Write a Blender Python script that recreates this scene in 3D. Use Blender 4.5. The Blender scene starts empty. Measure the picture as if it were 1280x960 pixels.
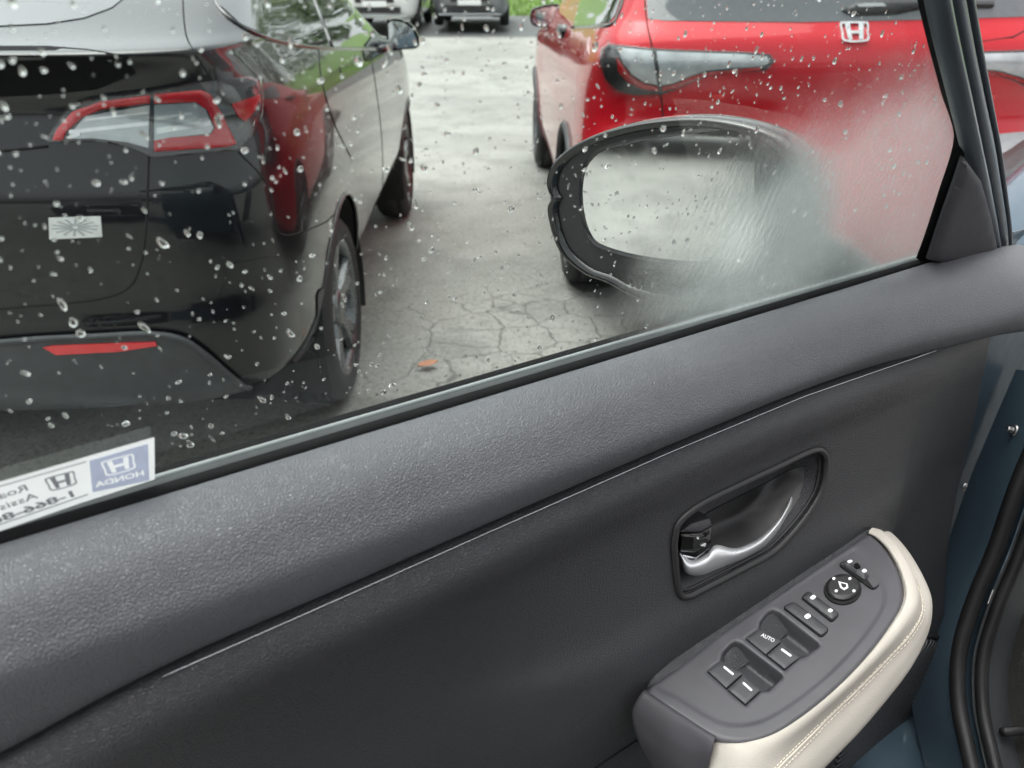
import bpy, bmesh, math, random
import numpy as np
from mathutils import Vector, Matrix
from mathutils.bvhtree import BVHTree
from mathutils.geometry import delaunay_2d_cdt
random.seed(7); rng = np.random.default_rng(7)
scene = bpy.context.scene
col = scene.collection

# ---------------------------------------------------------------- camera
F_PX, HORIZON = 930.0, -20.0
PITCH = math.atan((480 - HORIZON) / F_PX)
CAM_H = 1.40
cam_data = bpy.data.cameras.new('camera'); cam = bpy.data.objects.new('camera', cam_data)
col.objects.link(cam); scene.camera = cam
cam.location = (0, 0, CAM_H); cam.rotation_euler = (math.pi / 2 - PITCH, 0, 0)
cam_data.sensor_width = 36; cam_data.lens = 36 * F_PX / 1280
cam_data.clip_start = 0.02; cam_data.clip_end = 600
cam_data.dof.use_dof = True; cam_data.dof.focus_distance = 0.72; cam_data.dof.aperture_fstop = 8.0

# ---------------------------------------------------------------- world, sun, exposure
world = bpy.data.worlds.new('World'); scene.world = world; world.use_nodes = True
wn = world.node_tree; wn.nodes.clear()
wo = wn.nodes.new('ShaderNodeOutputWorld'); wb = wn.nodes.new('ShaderNodeBackground')
sky = wn.nodes.new('ShaderNodeTexSky'); sky.sky_type = 'NISHITA'; sky.sun_disc = False
SUN_EL, SUN_AZ = math.radians(76), math.radians(290)
sky.sun_elevation = SUN_EL; sky.sun_rotation = SUN_AZ; sky.air_density = 1.0; sky.dust_density = 4.0; sky.ozone_density = 1.0
hs = wn.nodes.new('ShaderNodeHueSaturation'); hs.inputs['Saturation'].default_value = 0.10; hs.inputs['Value'].default_value = 1.0
wb.inputs['Strength'].default_value = 0.15
wn.links.new(sky.outputs[0], hs.inputs['Color']); wn.links.new(hs.outputs[0], wb.inputs[0]); wn.links.new(wb.outputs[0], wo.inputs[0])
sd = bpy.data.lights.new('sun', 'SUN'); sun = bpy.data.objects.new('sun', sd); col.objects.link(sun)
sd.energy = 1.5; sd.angle = math.radians(80); sd.color = (1, 0.97, 0.93)
sun.rotation_euler = (math.pi / 2 - SUN_EL, 0, math.pi - SUN_AZ)
scene.view_settings.view_transform = 'Standard'; scene.view_settings.look = 'None'
scene.view_settings.exposure = 1.15; scene.view_settings.gamma = 1
scene.cycles.max_bounces = 8; scene.cycles.transparent_max_bounces = 12; scene.cycles.diffuse_bounces = 3; scene.cycles.glossy_bounces = 4
scene.cycles.use_adaptive_sampling = True; scene.cycles.adaptive_threshold = 0.03
scene.cycles.transmission_bounces = 7; scene.cycles.use_denoising = True

# ---------------------------------------------------------------- pixel rays and frames
_c, _s = math.cos(PITCH), math.sin(PITCH)
CAM = Vector((0, 0, CAM_H))
def ray(px, py):
    dx, dy = (px - 640) / F_PX, (480 - py) / F_PX
    return Vector((dx, _c + dy * _s, -_s + dy * _c))
class Frame:
    """a thing's own axes: origin, x, y, z in the world; turns a line of sight into the thing's coordinates"""
    def __init__(self, o, X, Y, Z=(0, 0, 1)):
        self.o = Vector(o); self.R = Matrix((Vector(X), Vector(Y), Vector(Z)))
        self.cam = self.R @ (CAM - self.o)
    def dir(self, px, py): return self.R @ ray(px, py)
    def on(self, px, py, p, n):
        p, n = Vector(p), Vector(n); d = self.dir(px, py)
        return self.cam + d * ((p - self.cam).dot(n) / d.dot(n))
    def x(self, px, py, v): return self.on(px, py, (v, 0, 0), (1, 0, 0))
    def y(self, px, py, v): return self.on(px, py, (0, v, 0), (0, 1, 0))
    def z(self, px, py, v): return self.on(px, py, (0, 0, v), (0, 0, 1))
    def t(self, px, py, t): return self.cam + self.dir(px, py) * t
    def empty(self, name, label=None, cat=None, group=None):
        e = bpy.data.objects.new(name, None); col.objects.link(e)
        m = self.R.transposed().to_4x4(); m.translation = self.o; e.matrix_world = m
        e.empty_display_size = 0.1
        tag(e, label, cat, group); return e
def tag(o, label=None, cat=None, group=None, kind=None):
    if label: o['label'] = label
    if cat: o['category'] = cat
    if group: o['group'] = group
    if kind: o['kind'] = kind
    return o
WORLD = Frame((0, 0, 0), (1, 0, 0), (0, 1, 0))

# ---------------------------------------------------------------- mesh helpers
def mk(name, verts, faces, mat, parent=None, smooth=True):
    me = bpy.data.meshes.new(name); me.from_pydata([tuple(v) for v in verts], [], faces); me.validate()
    if smooth:
        me.polygons.foreach_set('use_smooth', [True] * len(me.polygons))
    if mat: me.materials.append(mat)
    o = bpy.data.objects.new(name, me); col.objects.link(o)
    if parent: o.parent = parent
    return o
def sharp(o, deg=35):
    bm = bmesh.new(); bm.from_mesh(o.data); bm.normal_update()
    for e in bm.edges:
        if len(e.link_faces) == 2 and e.calc_face_angle(0) > math.radians(deg): e.smooth = False
    bm.to_mesh(o.data); bm.free(); return o
def fixn(o):
    bm = bmesh.new(); bm.from_mesh(o.data); bmesh.ops.recalc_face_normals(bm, faces=bm.faces); bm.to_mesh(o.data); bm.free(); return o
def cr(P, n, closed=False):
    P = [np.array(p, float) for p in P]; out = []; m = len(P)
    segs = m if closed else m - 1
    for i in range(segs):
        if closed: a, b, c, d = P[(i - 1) % m], P[i], P[(i + 1) % m], P[(i + 2) % m]
        else:
            b, c = P[i], P[i + 1]
            a = P[i - 1] if i else 2 * b - c
            d = P[i + 2] if i + 2 < m else 2 * c - b
        for k in range(n):
            t = k / n
            out.append(0.5 * ((2 * b) + (c - a) * t + (2 * a - 5 * b + 4 * c - d) * t * t + (3 * b - 3 * c + d - a) * t ** 3))
    if not closed: out.append(P[-1])
    return out
def grid_faces(r, c, off=0):
    return [(off + i * c + j, off + i * c + j + 1, off + (i + 1) * c + j + 1, off + (i + 1) * c + j) for i in range(r - 1) for j in range(c - 1)]
def surf(rows, nu, nv):
    """smooth grid through rows of control points; returns array [R][C][3]"""
    R = np.array([cr(r, nu) for r in rows])
    return np.array(cr(list(R), nv))
def loft(name, rows, nu, nv, mat, parent, thick=0):
    G = surf(rows, nu, nv); r, c, _ = G.shape
    o = mk(name, G.reshape(-1, 3), grid_faces(r, c), mat, parent)
    if thick:
        md = o.modifiers.new('solid', 'SOLIDIFY'); md.thickness = thick; md.offset = -1
    return o
def tube(name, pts, rad, mat, parent, seg=8, closed=False, flat=1.0):
    pts = [Vector(p) for p in pts]; n = len(pts); V = []; Fc = []
    prev = None
    for i, p in enumerate(pts):
        a = pts[(i - 1) % n] if (closed or i) else p; b = pts[(i + 1) % n] if (closed or i < n - 1) else p
        t = (b - a).normalized()
        if prev is None:
            u = t.cross(Vector((0.13, 0.2, 0.97)));
            if u.length < 1e-4: u = t.cross(Vector((1, 0, 0)))
        else: u = prev - t * prev.dot(t)
        u.normalize(); prev = u; w = t.cross(u)
        rr = rad[i] if isinstance(rad, (list, tuple)) else rad
        for k in range(seg):
            an = 2 * math.pi * k / seg; V.append(p + u * math.cos(an) * rr + w * math.sin(an) * rr * flat)
    for i in range(n if closed else n - 1):
        for k in range(seg):
            a, b = i * seg + k, i * seg + (k + 1) % seg; c2 = ((i + 1) % n) * seg
            Fc.append((a, b, c2 + (k + 1) % seg, c2 + k))
    if not closed: Fc += [tuple(range(seg))[::-1], tuple(range((n - 1) * seg, n * seg))]
    return mk(name, V, Fc, mat, parent)
def box(name, lo, hi, mat, parent, bev=0.0):
    bm = bmesh.new(); bmesh.ops.create_cube(bm, size=1)
    lo, hi = Vector(lo), Vector(hi)
    for v in bm.verts: v.co = Vector(((v.co.x + .5) * (hi.x - lo.x) + lo.x, (v.co.y + .5) * (hi.y - lo.y) + lo.y, (v.co.z + .5) * (hi.z - lo.z) + lo.z))
    if bev: bmesh.ops.bevel(bm, geom=bm.edges[:], offset=bev, segments=2, affect='EDGES', profile=.6)
    me = bpy.data.meshes.new(name); bm.to_mesh(me); bm.free(); me.materials.append(mat)
    o = bpy.data.objects.new(name, me); col.objects.link(o); o.parent = parent; return o
def shell(name, loop, axis, steps, mat, parent, cap=True, cap0=False):
    """loop of points swept along axis with (distance, scale) steps"""
    L = [Vector(p) for p in loop]; c = sum(L, Vector()) / len(L); ax = Vector(axis).normalized(); n = len(L); V = []; Fc = []
    for d, s in steps:
        for p in L: V.append(c + (p - c) * s + ax * d)
    for i in range(len(steps) - 1):
        for k in range(n): Fc.append((i * n + k, i * n + (k + 1) % n, (i + 1) * n + (k + 1) % n, (i + 1) * n + k))
    if cap:
        V.append(c + ax * steps[-1][0]); q = len(V) - 1; b = (len(steps) - 1) * n
        Fc += [(b + k, b + (k + 1) % n, q) for k in range(n)]
    if cap0:
        V.append(c + ax * steps[0][0]); q = len(V) - 1
        Fc += [((k + 1) % n, k, q) for k in range(n)]
    return fixn(mk(name, V, Fc, mat, parent))
def inside(poly, x, y):
    r = False; n = len(poly); j = n - 1
    for i in range(n):
        xi, yi = poly[i]; xj, yj = poly[j]
        if (yi > y) != (yj > y) and x < (xj - xi) * (y - yi) / (yj - yi) + xi: r = not r
        j = i
    return r
def seg_dist(P, poly):
    """distance of points P (n,2) to a closed polygon outline, and inside flags"""
    P = np.asarray(P, float); d = np.full(len(P), 1e9); ins = np.zeros(len(P), bool); m = len(poly)
    for i in range(m):
        a = np.array(poly[i], float); b = np.array(poly[(i + 1) % m], float); ab = b - a
        t = np.clip(((P - a) @ ab) / max(ab @ ab, 1e-12), 0, 1)
        d = np.minimum(d, np.linalg.norm(P - a - t[:, None] * ab, axis=1))
        cnd = (a[1] > P[:, 1]) != (b[1] > P[:, 1])
        with np.errstate(divide='ignore', invalid='ignore'):
            xx = (b[0] - a[0]) * (P[:, 1] - a[1]) / (b[1] - a[1]) + a[0]
        ins ^= cnd & (P[:, 0] < xx)
    return d, ins
def patch(name, poly, lift, mat, parent, step=6, off=0.003, thick=0.004, puff=0.0, rad=None, smooth_poly=0):
    """a piece whose outline is poly, laid on a surface by lift(x, y) -> (point, normal); skirt goes back by thick, middle bulges by puff"""
    if smooth_poly: poly = [tuple(p) for p in cr(poly, smooth_poly, True)]
    P = []
    m = len(poly)
    for i in range(m):
        a, b = poly[i], poly[(i + 1) % m]; L = math.hypot(b[0] - a[0], b[1] - a[1]); k = max(1, int(L / step))
        for q in range(k): P.append((a[0] + (b[0] - a[0]) * q / k, a[1] + (b[1] - a[1]) * q / k))
    nb = len(P); outline = list(P)
    xs = [p[0] for p in P]; ys = [p[1] for p in P]
    Q = [(x, y) for x in np.arange(min(xs) + step / 2, max(xs), step) for y in np.arange(min(ys) + step / 2, max(ys), step)]
    dmax = step
    if Q:
        d, ins = seg_dist(Q, outline); Q = [q for q, dd, ii in zip(Q, d, ins) if ii and dd > step * .35]
    allp = P + Q
    V2, E2, F2, ov, _, _ = delaunay_2d_cdt([Vector(p) for p in allp], [(i, (i + 1) % nb) for i in range(nb)], [], 1, 1e-6)
    d, _ = seg_dist([tuple(v) for v in V2], outline); dmax = rad or max(d.max(), 1e-6)
    V = []; N = []
    for v, dd in zip(V2, d):
        p, n = lift(v[0], v[1]); f = min(1, dd / dmax)
        V.append(p + n * (off + puff * math.sqrt(max(0, 1 - (1 - f) ** 2)))); N.append(n)
    Fc = [tuple(f) for f in F2]
    cnt = {}
    for f in Fc:
        for i in range(len(f)):
            a, b = f[i], f[(i + 1) % len(f)]; cnt[(a, b)] = 1
    base = len(V); mp = {}
    for (a, b) in list(cnt):
        if (b, a) not in cnt:
            for q in (a, b):
                if q not in mp: mp[q] = len(V); V.append(V[q] - N[q] * thick)
            Fc.append((b, a, mp[a], mp[b]))
    o = mk(name, V, Fc, mat, parent); sharp(fixn(o), 40); return o
def bvh_lift(fr, bv):
    def f(px, py):
        d = fr.dir(px, py).normalized(); p, n, i, t = bv.ray_cast(fr.cam, d)
        if p is None: p, n, i, t = bv.find_nearest(fr.cam + d * f.last)
        f.last = (p - fr.cam).length
        if n.dot(d) > 0: n = -n
        return p, n
    f.last = 2.0
    return f
def plane_lift(fr, p, n):
    n = Vector(n).normalized()
    if (fr.cam - Vector(p)).dot(n) < 0: n = -n
    return lambda px, py: (fr.on(px, py, p, n), n)
def bvh_of(o):
    me = o.data; return BVHTree.FromPolygons([v.co.copy() for v in me.vertices], [tuple(p.vertices) for p in me.polygons])
def text_mesh(s, size, bold=0.0):
    cu = bpy.data.curves.new('t', 'FONT'); cu.body = s; cu.size = size; cu.offset = bold; cu.resolution_u = 3
    o = bpy.data.objects.new('t', cu); col.objects.link(o)
    dg = bpy.context.evaluated_depsgraph_get(); me = bpy.data.meshes.new_from_object(o.evaluated_get(dg))
    V = [v.co.copy() for v in me.vertices]; Fc = [tuple(p.vertices) for p in me.polygons]
    bpy.data.objects.remove(o); bpy.data.curves.remove(cu); bpy.data.meshes.remove(me)
    return V, Fc

# ---------------------------------------------------------------- materials
class NT:
    def __init__(self, name):
        self.m = bpy.data.materials.new(name); self.m.use_nodes = True; self.t = self.m.node_tree
        self.b = self.t.nodes['Principled BSDF']; self.out = self.t.nodes['Material Output']
    def n(self, kind, **kw):
        nd = self.t.nodes.new('ShaderNode' + kind)
        for k, v in kw.items():
            if k in nd.inputs: nd.inputs[k].default_value = v
            else: setattr(nd, k, v)
        return nd
    def l(self, a, b): self.t.links.new(a, b)
    def math(self, op, a, b=None, clamp=False):
        nd = self.t.nodes.new('ShaderNodeMath'); nd.operation = op; nd.use_clamp = clamp
        for i, v in enumerate((a, b)):
            if v is None: continue
            if isinstance(v, (int, float)): nd.inputs[i].default_value = v
            else: self.l(v, nd.inputs[i])
        return nd.outputs[0]
    def ramp(self, v, a, b, c0=0.0, c1=1.0):
        nd = self.t.nodes.new('ShaderNodeMapRange'); nd.interpolation_type = 'SMOOTHSTEP'
        self.l(v, nd.inputs[0])
        for i, q in enumerate((a, b, c0, c1)): nd.inputs[i + 1].default_value = q
        return nd.outputs[0]
    def noise(self, scale, detail=4, rough=.55, vec=None):
        nd = self.n('TexNoise'); nd.inputs['Scale'].default_value = scale; nd.inputs['Detail'].default_value = detail; nd.inputs['Roughness'].default_value = rough
        self.l(vec or self.obj(), nd.inputs['Vector']); return nd.outputs[0]
    def obj(self):
        if not hasattr(self, '_tc'): self._tc = self.n('TexCoord')
        return self._tc.outputs['Object']
    def mixc(self, f, a, b):
        nd = self.n('Mix'); nd.data_type = 'RGBA'
        if isinstance(f, (int, float)): nd.inputs[0].default_value = f
        else: self.l(f, nd.inputs[0])
        for i, v in ((6, a), (7, b)):
            if isinstance(v, tuple): nd.inputs[i].default_value = (*v, 1)
            else: self.l(v, nd.inputs[i])
        return nd.outputs[2]
    def bump(self, h, strength=1.0, dist=0.001, nrm=None):
        nd = self.n('Bump'); nd.inputs['Strength'].default_value = strength; nd.inputs['Distance'].default_value = dist
        self.l(h, nd.inputs['Height'])
        if nrm: self.l(nrm, nd.inputs['Normal'])
        return nd.outputs[0]
def flat(name, rgb, rough=.5, metal=0., coat=0., spec=.5, var=0.0, vscale=40, bump=0.0, bscale=300, coat_rough=.03):
    t = NT(name); b = t.b
    b.inputs['Roughness'].default_value = rough; b.inputs['Metallic'].default_value = metal
    b.inputs['Coat Weight'].default_value = coat; b.inputs['Coat Roughness'].default_value = coat_rough; b.inputs['Specular IOR Level'].default_value = spec
    nz = t.noise(vscale, 5)
    v = max(var, .06)
    c = t.mixc(t.ramp(nz, .3, .7), tuple(x * (1 - v) for x in rgb), tuple(min(1, x * (1 + v)) for x in rgb))
    t.l(c, b.inputs['Base Color'])
    t.l(t.ramp(nz, .25, .75, max(0, rough - .05), min(1, rough + .06)), b.inputs['Roughness'])
    if bump: t.l(t.bump(t.noise(bscale, 3), .6, bump), b.inputs['Normal'])
    return t.m
def paint(name, rgb, rough=.35, metal=0.0, flake=0.0, wet=.35):
    t = NT(name); b = t.b
    b.inputs['Base Color'].default_value = (*rgb, 1); b.inputs['Roughness'].default_value = rough; b.inputs['Metallic'].default_value = metal
    b.inputs['Coat Weight'].default_value = 1.0; b.inputs['Coat Roughness'].default_value = 0.02; b.inputs['Coat IOR'].default_value = 1.46; b.inputs['Specular IOR Level'].default_value = .15
    # rain beads and thin water film on the clear coat
    vo = t.n('TexVoronoi'); vo.inputs['Scale'].default_value = 75; t.l(t.obj(), vo.inputs['Vector'])
    bead = t.ramp(vo.outputs['Distance'], .02, .30, 1, 0)
    sel = t.ramp(t.noise(28, 2), .52, .60)
    h = t.math('MULTIPLY', bead, sel)
    nb = t.bump(h, wet, .0012)
    t.l(nb, b.inputs['Coat Normal'])
    return t.m
def leather(name, rgb, rough, cell=330., depth=.00035, spec=.5):
    t = NT(name); b = t.b
    vo = t.n('TexVoronoi', feature='DISTANCE_TO_EDGE'); vo.inputs['Scale'].default_value = cell
    nz = t.n('TexNoise'); nz.inputs['Scale'].default_value = 120; t.l(t.obj(), nz.inputs['Vector'])
    mx = t.n('Mix', data_type='VECTOR'); mx.inputs[0].default_value = .0012
    t.l(t.obj(), mx.inputs[4]); t.l(nz.outputs['Color'], mx.inputs[5]); t.l(mx.outputs[1], vo.inputs['Vector'])
    h = t.ramp(vo.outputs['Distance'], .0, .26)
    t.l(t.bump(h, 1.0, depth), b.inputs['Normal'])
    big = t.noise(9, 3)
    c = t.mixc(t.ramp(big, .3, .7), tuple(x * .92 for x in rgb), tuple(x * 1.08 for x in rgb))
    t.l(c, b.inputs['Base Color']); t.l(t.ramp(h, 0, 1, rough + .12, rough - .03), b.inputs['Roughness'])
    b.inputs['Specular IOR Level'].default_value = spec
    return t.m
M = {}
M['black_paint'] = paint('black_paint', (.004, .0045, .006), .3)
M['red_paint'] = paint('red_paint', (.50, .008, .018), .35, .25, wet=.5)
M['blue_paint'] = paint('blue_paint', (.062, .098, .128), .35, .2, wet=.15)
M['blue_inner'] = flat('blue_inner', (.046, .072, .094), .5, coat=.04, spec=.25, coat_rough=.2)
M['white_paint'] = paint('white_paint', (.78, .78, .77), .35)
M['grey_paint'] = paint('grey_paint', (.20, .21, .22), .35, .3)
M['dark_paint'] = paint('dark_paint', (.012, .014, .018), .35)
M['dark_sash'] = flat('dark_sash', (.052, .066, .080), .34, coat=.3)
M['rubber'] = flat('rubber', (.010, .010, .011), .55, var=.2)
M['belt_rubber'] = flat('belt_rubber', (.005, .005, .0055), .75, spec=.12)
M['cladding'] = flat('cladding', (.045, .048, .052), .5, var=.15, vscale=25, bump=.0006, bscale=900)
M['trim_upper'] = leather('trim_upper', (.092, .094, .104), .37, 490, .00038)
M['trim_lower'] = leather('trim_lower', (.036, .037, .041), .42, 480, .00036)
M['sail'] = flat('sail', (.046, .044, .051), .6, bump=.0003, bscale=1500)
M['switch_plate'] = flat('switch_plate', (.074, .072, .080), .42, bump=.00012, bscale=2200)
M['switch_key'] = flat('switch_key', (.050, .050, .055), .45, bump=.0001, bscale=2200)
M['beige'] = leather('beige', (.54, .505, .45), .8, 700, .00012, .1)
M['thread'] = flat('thread', (.72, .66, .56), .7)
M['gloss_black'] = flat('gloss_black', (.006, .006, .007), .12, coat=.6)
M['satin_black'] = flat('satin_black', (.018, .018, .019), .38)
M['chrome'] = flat('chrome', (.80, .81, .82), .09, metal=1)
M['satin_chrome'] = flat('satin_chrome', (.62, .64, .66), .22, metal=1)
M['lever_chrome'] = flat('lever_chrome', (.80, .81, .83), .22, metal=.45)
M['mark_white'] = flat('mark_white', (.82, .82, .82), .5)
M['tyre'] = flat('tyre', (.022, .022, .023), .7, var=.25, vscale=60)
M['rim_dark'] = flat('rim_dark', (.16, .165, .17), .28, metal=.8)
M['tint_glass'] = flat('tint_glass', (.012, .014, .016), .05, coat=1, spec=.8)
M['mirror'] = flat('mirror', (.93, .95, .95), .015, metal=1)
M['lamp_red'] = flat('lamp_red', (.60, .008, .014), .18, coat=1)
M['lamp_clear'] = flat('lamp_clear', (.46, .50, .51), .15, metal=.3, coat=1)
M['lamp_bright'] = flat('lamp_bright', (.75, .78, .78), .15, metal=.4, coat=1)
M['lamp_grey'] = flat('lamp_grey', (.60, .64, .66), .2, metal=.2, coat=1, var=.2, vscale=12)
M['lamp_dark'] = flat('lamp_dark', (.03, .032, .034), .12, coat=1)
M['seam'] = flat('seam', (.004, .004, .004), .8)
M['carpet'] = flat('carpet', (.016, .016, .015), .95, var=.5, vscale=300, bump=.002, bscale=700)
M['scuff'] = flat('scuff', (.045, .050, .054), .5, bump=.0002, bscale=1500)
def film(name, rgb):
    t = NT(name); t.t.nodes.remove(t.b); d = t.n('BsdfDiffuse'); tl = t.n('BsdfTranslucent'); m = t.n('MixShader'); m.inputs[0].default_value = .5
    c = t.mixc(t.ramp(t.noise(60, 3), .3, .7), tuple(x * .96 for x in rgb), rgb)
    t.l(c, d.inputs[0]); t.l(c, tl.inputs[0]); t.l(d.outputs[0], m.inputs[1]); t.l(tl.outputs[0], m.inputs[2]); t.l(m.outputs[0], t.out.inputs[0]); return t.m
M['paper'] = film('paper', (.86, .86, .87))
M['paper_blue'] = film('paper_blue', (.62, .66, .82))
M['ink'] = flat('ink', (.36, .37, .40), .6)
M['leaf'] = flat('leaf', (.46, .20, .11), .6)
M['steel'] = flat('steel', (.45, .45, .44), .35, metal=1)
M['foil'] = flat('foil', (.72, .74, .74), .35, metal=.6)
M['plastic_grey'] = flat('plastic_grey', (.35, .36, .37), .4)
M['blue_wet'] = M['blue_paint']
M['cone'] = flat('cone', (.75, .08, .03), .5)
M['bark'] = flat('bark', (.07, .055, .045), .9, var=.3, vscale=15, bump=.02, bscale=30)
def foliage(name, a, b2):
    t = NT(name); oi = t.n('ObjectInfo'); g = t.n('NewGeometry')
    c = t.mixc(g.outputs['Random Per Island'], a, b2); t.l(c, t.b.inputs['Base Color']); t.b.inputs['Roughness'].default_value = .6
    return t.m
M['leaves'] = foliage('leaves', (.05, .10, .018), (.13, .19, .04))
M['leaves2'] = foliage('leaves2', (.07, .08, .025), (.16, .15, .05))
M['grassm'] = foliage('grass_blades', (.10, .20, .02), (.22, .34, .05))

def ground_mat():
    t = NT('wet_concrete'); b = t.b
    v = t.obj()
    n1 = t.noise(.55, 6, .6); n2 = t.noise(7, 5, .6); n3 = t.noise(180, 3, .7)
    c = t.mixc(t.ramp(n1, .35, .65), (.27, .268, .25), (.39, .386, .36))
    c = t.mixc(t.ramp(n2, .35, .75), c, t.mixc(.5, c, (.27, .265, .235)))
    n4 = t.noise(45, 4, .7); n5 = t.noise(2.3, 6, .7)
    c = t.mixc(t.ramp(n5, .50, .62, 0, .6), c, (.19, .188, .175))
    c = t.mixc(t.ramp(n4, .50, .66, 0, .85), c, (.12, .118, .108))
    c = t.mixc(t.ramp(n4, .46, .30, 0, .5), c, (.50, .49, .46))
    c = t.mixc(t.ramp(n3, .42, .66, 0, .7), c, (.09, .09, .08))
    # hairline crazing
    wv = t.n('Mix', data_type='VECTOR'); wv.inputs[0].default_value = .16
    nz = t.n('TexNoise'); nz.inputs['Scale'].default_value = 3.0; nz.inputs['Detail'].default_value = 6; t.l(v, nz.inputs['Vector'])
    t.l(v, wv.inputs[4]); t.l(nz.outputs['Color'], wv.inputs[5])
    vo = t.n('TexVoronoi', feature='DISTANCE_TO_EDGE'); vo.inputs['Scale'].default_value = 5.2; t.l(wv.outputs[1], vo.inputs['Vector'])
    crack = t.math('MULTIPLY', t.ramp(vo.outputs['Distance'], .004, .03, 1, 0), t.ramp(t.noise(9, 3), .30, .48))
    sx = t.n('SeparateXYZ'); t.l(v, sx.inputs[0])
    dx = t.math('SUBTRACT', sx.outputs[0], .18); dy = t.math('SUBTRACT', sx.outputs[1], 3.0)
    rr = t.math('SQRT', t.math('ADD', t.math('MULTIPLY', dx, dx), t.math('MULTIPLY', t.math('MULTIPLY', dy, dy), .8)))
    zone = t.ramp(t.math('ADD', rr, t.math('MULTIPLY', n2, .7)), .70, 1.5, 1, 0)
    ck = t.math('MULTIPLY', crack, zone)
    c = t.mixc(t.math('MULTIPLY', ck, .65), c, (.05, .05, .045))
    # slab joints across the lot
    t.l(c, b.inputs['Base Color'])
    wet = t.ramp(t.noise(.9, 4, .6), .40, .62)
    t.l(t.math('ADD', t.math('MULTIPLY', wet, -.22), .72), b.inputs['Roughness'])
    b.inputs['Specular IOR Level'].default_value = .4
    h = t.math('ADD', t.math('MULTIPLY', n3, .6), t.math('MULTIPLY', ck, -1.5))
    t.l(t.bump(h, .6, .004), b.inputs['Normal'])
    return t.m
M['ground'] = ground_mat()
M['asphalt'] = flat('asphalt', (.085, .087, .09), .5, var=.25, vscale=12, bump=.004, bscale=150)

def glass_pane():
    t = NT('fogged_glass'); t.t.nodes.remove(t.b)
    tr = t.n('BsdfTransparent'); tr.inputs[0].default_value = (.93, .965, .95, 1)
    gl = t.n('BsdfGlossy'); gl.inputs['Roughness'].default_value = .01
    fr = t.n('Fresnel'); fr.inputs[0].default_value = 1.45
    clear = t.n('MixShader'); t.l(t.math('MULTIPLY', fr.outputs[0], .13), clear.inputs[0]); t.l(tr.outputs[0], clear.inputs[1]); t.l(gl.outputs[0], clear.inputs[2])
    # breath fog: tiny beads that blur and whiten, thicker at the front lower corner, streaked downwards
    v = t.obj(); sx = t.n('SeparateXYZ'); t.l(v, sx.inputs[0]); S, Z = sx.outputs[0], sx.outputs[2]
    mp = t.n('Mapping'); mp.inputs['Scale'].default_value = (250, 1, 80); mp.inputs['Rotation'].default_value = (0, math.radians(-4), 0); t.l(v, mp.inputs[0])
    streak = t.noise(1.0, 3, .6, mp.outputs[0])
    mp2 = t.n('Mapping'); mp2.inputs['Scale'].default_value = (18, 1, 14); t.l(v, mp2.inputs[0])
    cloud = t.noise(1.0, 3, .5, mp2.outputs[0])
    es = t.math('DIVIDE', t.math('SUBTRACT', S, .12), .31); ez = t.math('DIVIDE', t.math('SUBTRACT', Z, .055), .165)
    rad = t.math('ADD', t.math('ADD', t.math('MULTIPLY', es, es), t.math('MULTIPLY', ez, ez)), t.math('MULTIPLY', t.math('SUBTRACT', cloud, .5), .55))
    m = t.ramp(rad, .30, 1.25, 1, 0)
    sm = t.math('MULTIPLY', m, t.ramp(streak, .30, .70, .88, 1.0))
    fine = t.noise(1100, 2, .6)
    fbump = t.bump(t.math('ADD', t.math('MULTIPLY', streak, 1.0), t.math('MULTIPLY', fine, .35)), .5, .0035)
    rf = t.n('BsdfRefraction'); rf.inputs['IOR'].default_value = 1.10; rf.inputs['Roughness'].default_value = .26; t.l(fbump, rf.inputs['Normal']); rf.inputs[0].default_value = (.95, .98, .97, 1)
    df = t.n('BsdfDiffuse'); df.inputs[0].default_value = (.76, .84, .82, 1)
    tl = t.n('BsdfTranslucent'); tl.inputs[0].default_value = (.76, .84, .82, 1)
    dt = t.n('MixShader'); dt.inputs[0].default_value = .6; t.l(df.outputs[0], dt.inputs[1]); t.l(tl.outputs[0], dt.inputs[2])
    f1 = t.n('MixShader'); t.l(t.math('MULTIPLY', sm, .24), f1.inputs[0]); t.l(rf.outputs[0], f1.inputs[1]); t.l(dt.outputs[0], f1.inputs[2])
    mix = t.n('MixShader'); t.l(t.math('MULTIPLY', sm, .92), mix.inputs[0]); t.l(clear.outputs[0], mix.inputs[1]); t.l(f1.outputs[0], mix.inputs[2])
    t.l(mix.outputs[0], t.out.inputs[0])
    return t.m
M['glass'] = glass_pane()
def lens():
    t = NT('clear_lens'); t.t.nodes.remove(t.b); tr = t.n('BsdfTransparent'); gl_ = t.n('BsdfGlossy'); gl_.inputs['Roughness'].default_value = .03
    fr = t.n('Fresnel'); fr.inputs[0].default_value = 1.42; m = t.n('MixShader'); nz = t.noise(14, 2)
    t.l(fr.outputs[0], m.inputs[0]); t.l(tr.outputs[0], m.inputs[1]); t.l(gl_.outputs[0], m.inputs[2]); t.l(m.outputs[0], t.out.inputs[0]); return t.m
M['lens'] = lens()
M['rear_glass'] = flat('rear_glass', (.085, .092, .10), .05, coat=1, spec=1.0)  # paler base colour stands in for sky reflected in the window
def water():
    t = NT('water'); t.t.nodes.remove(t.b); g = t.n('BsdfGlass'); g.inputs['IOR'].default_value = 1.33; g.inputs['Roughness'].default_value = 0
    t.l(g.outputs[0], t.out.inputs[0]); return t.m
M['water'] = water()

exec_order = []
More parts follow.
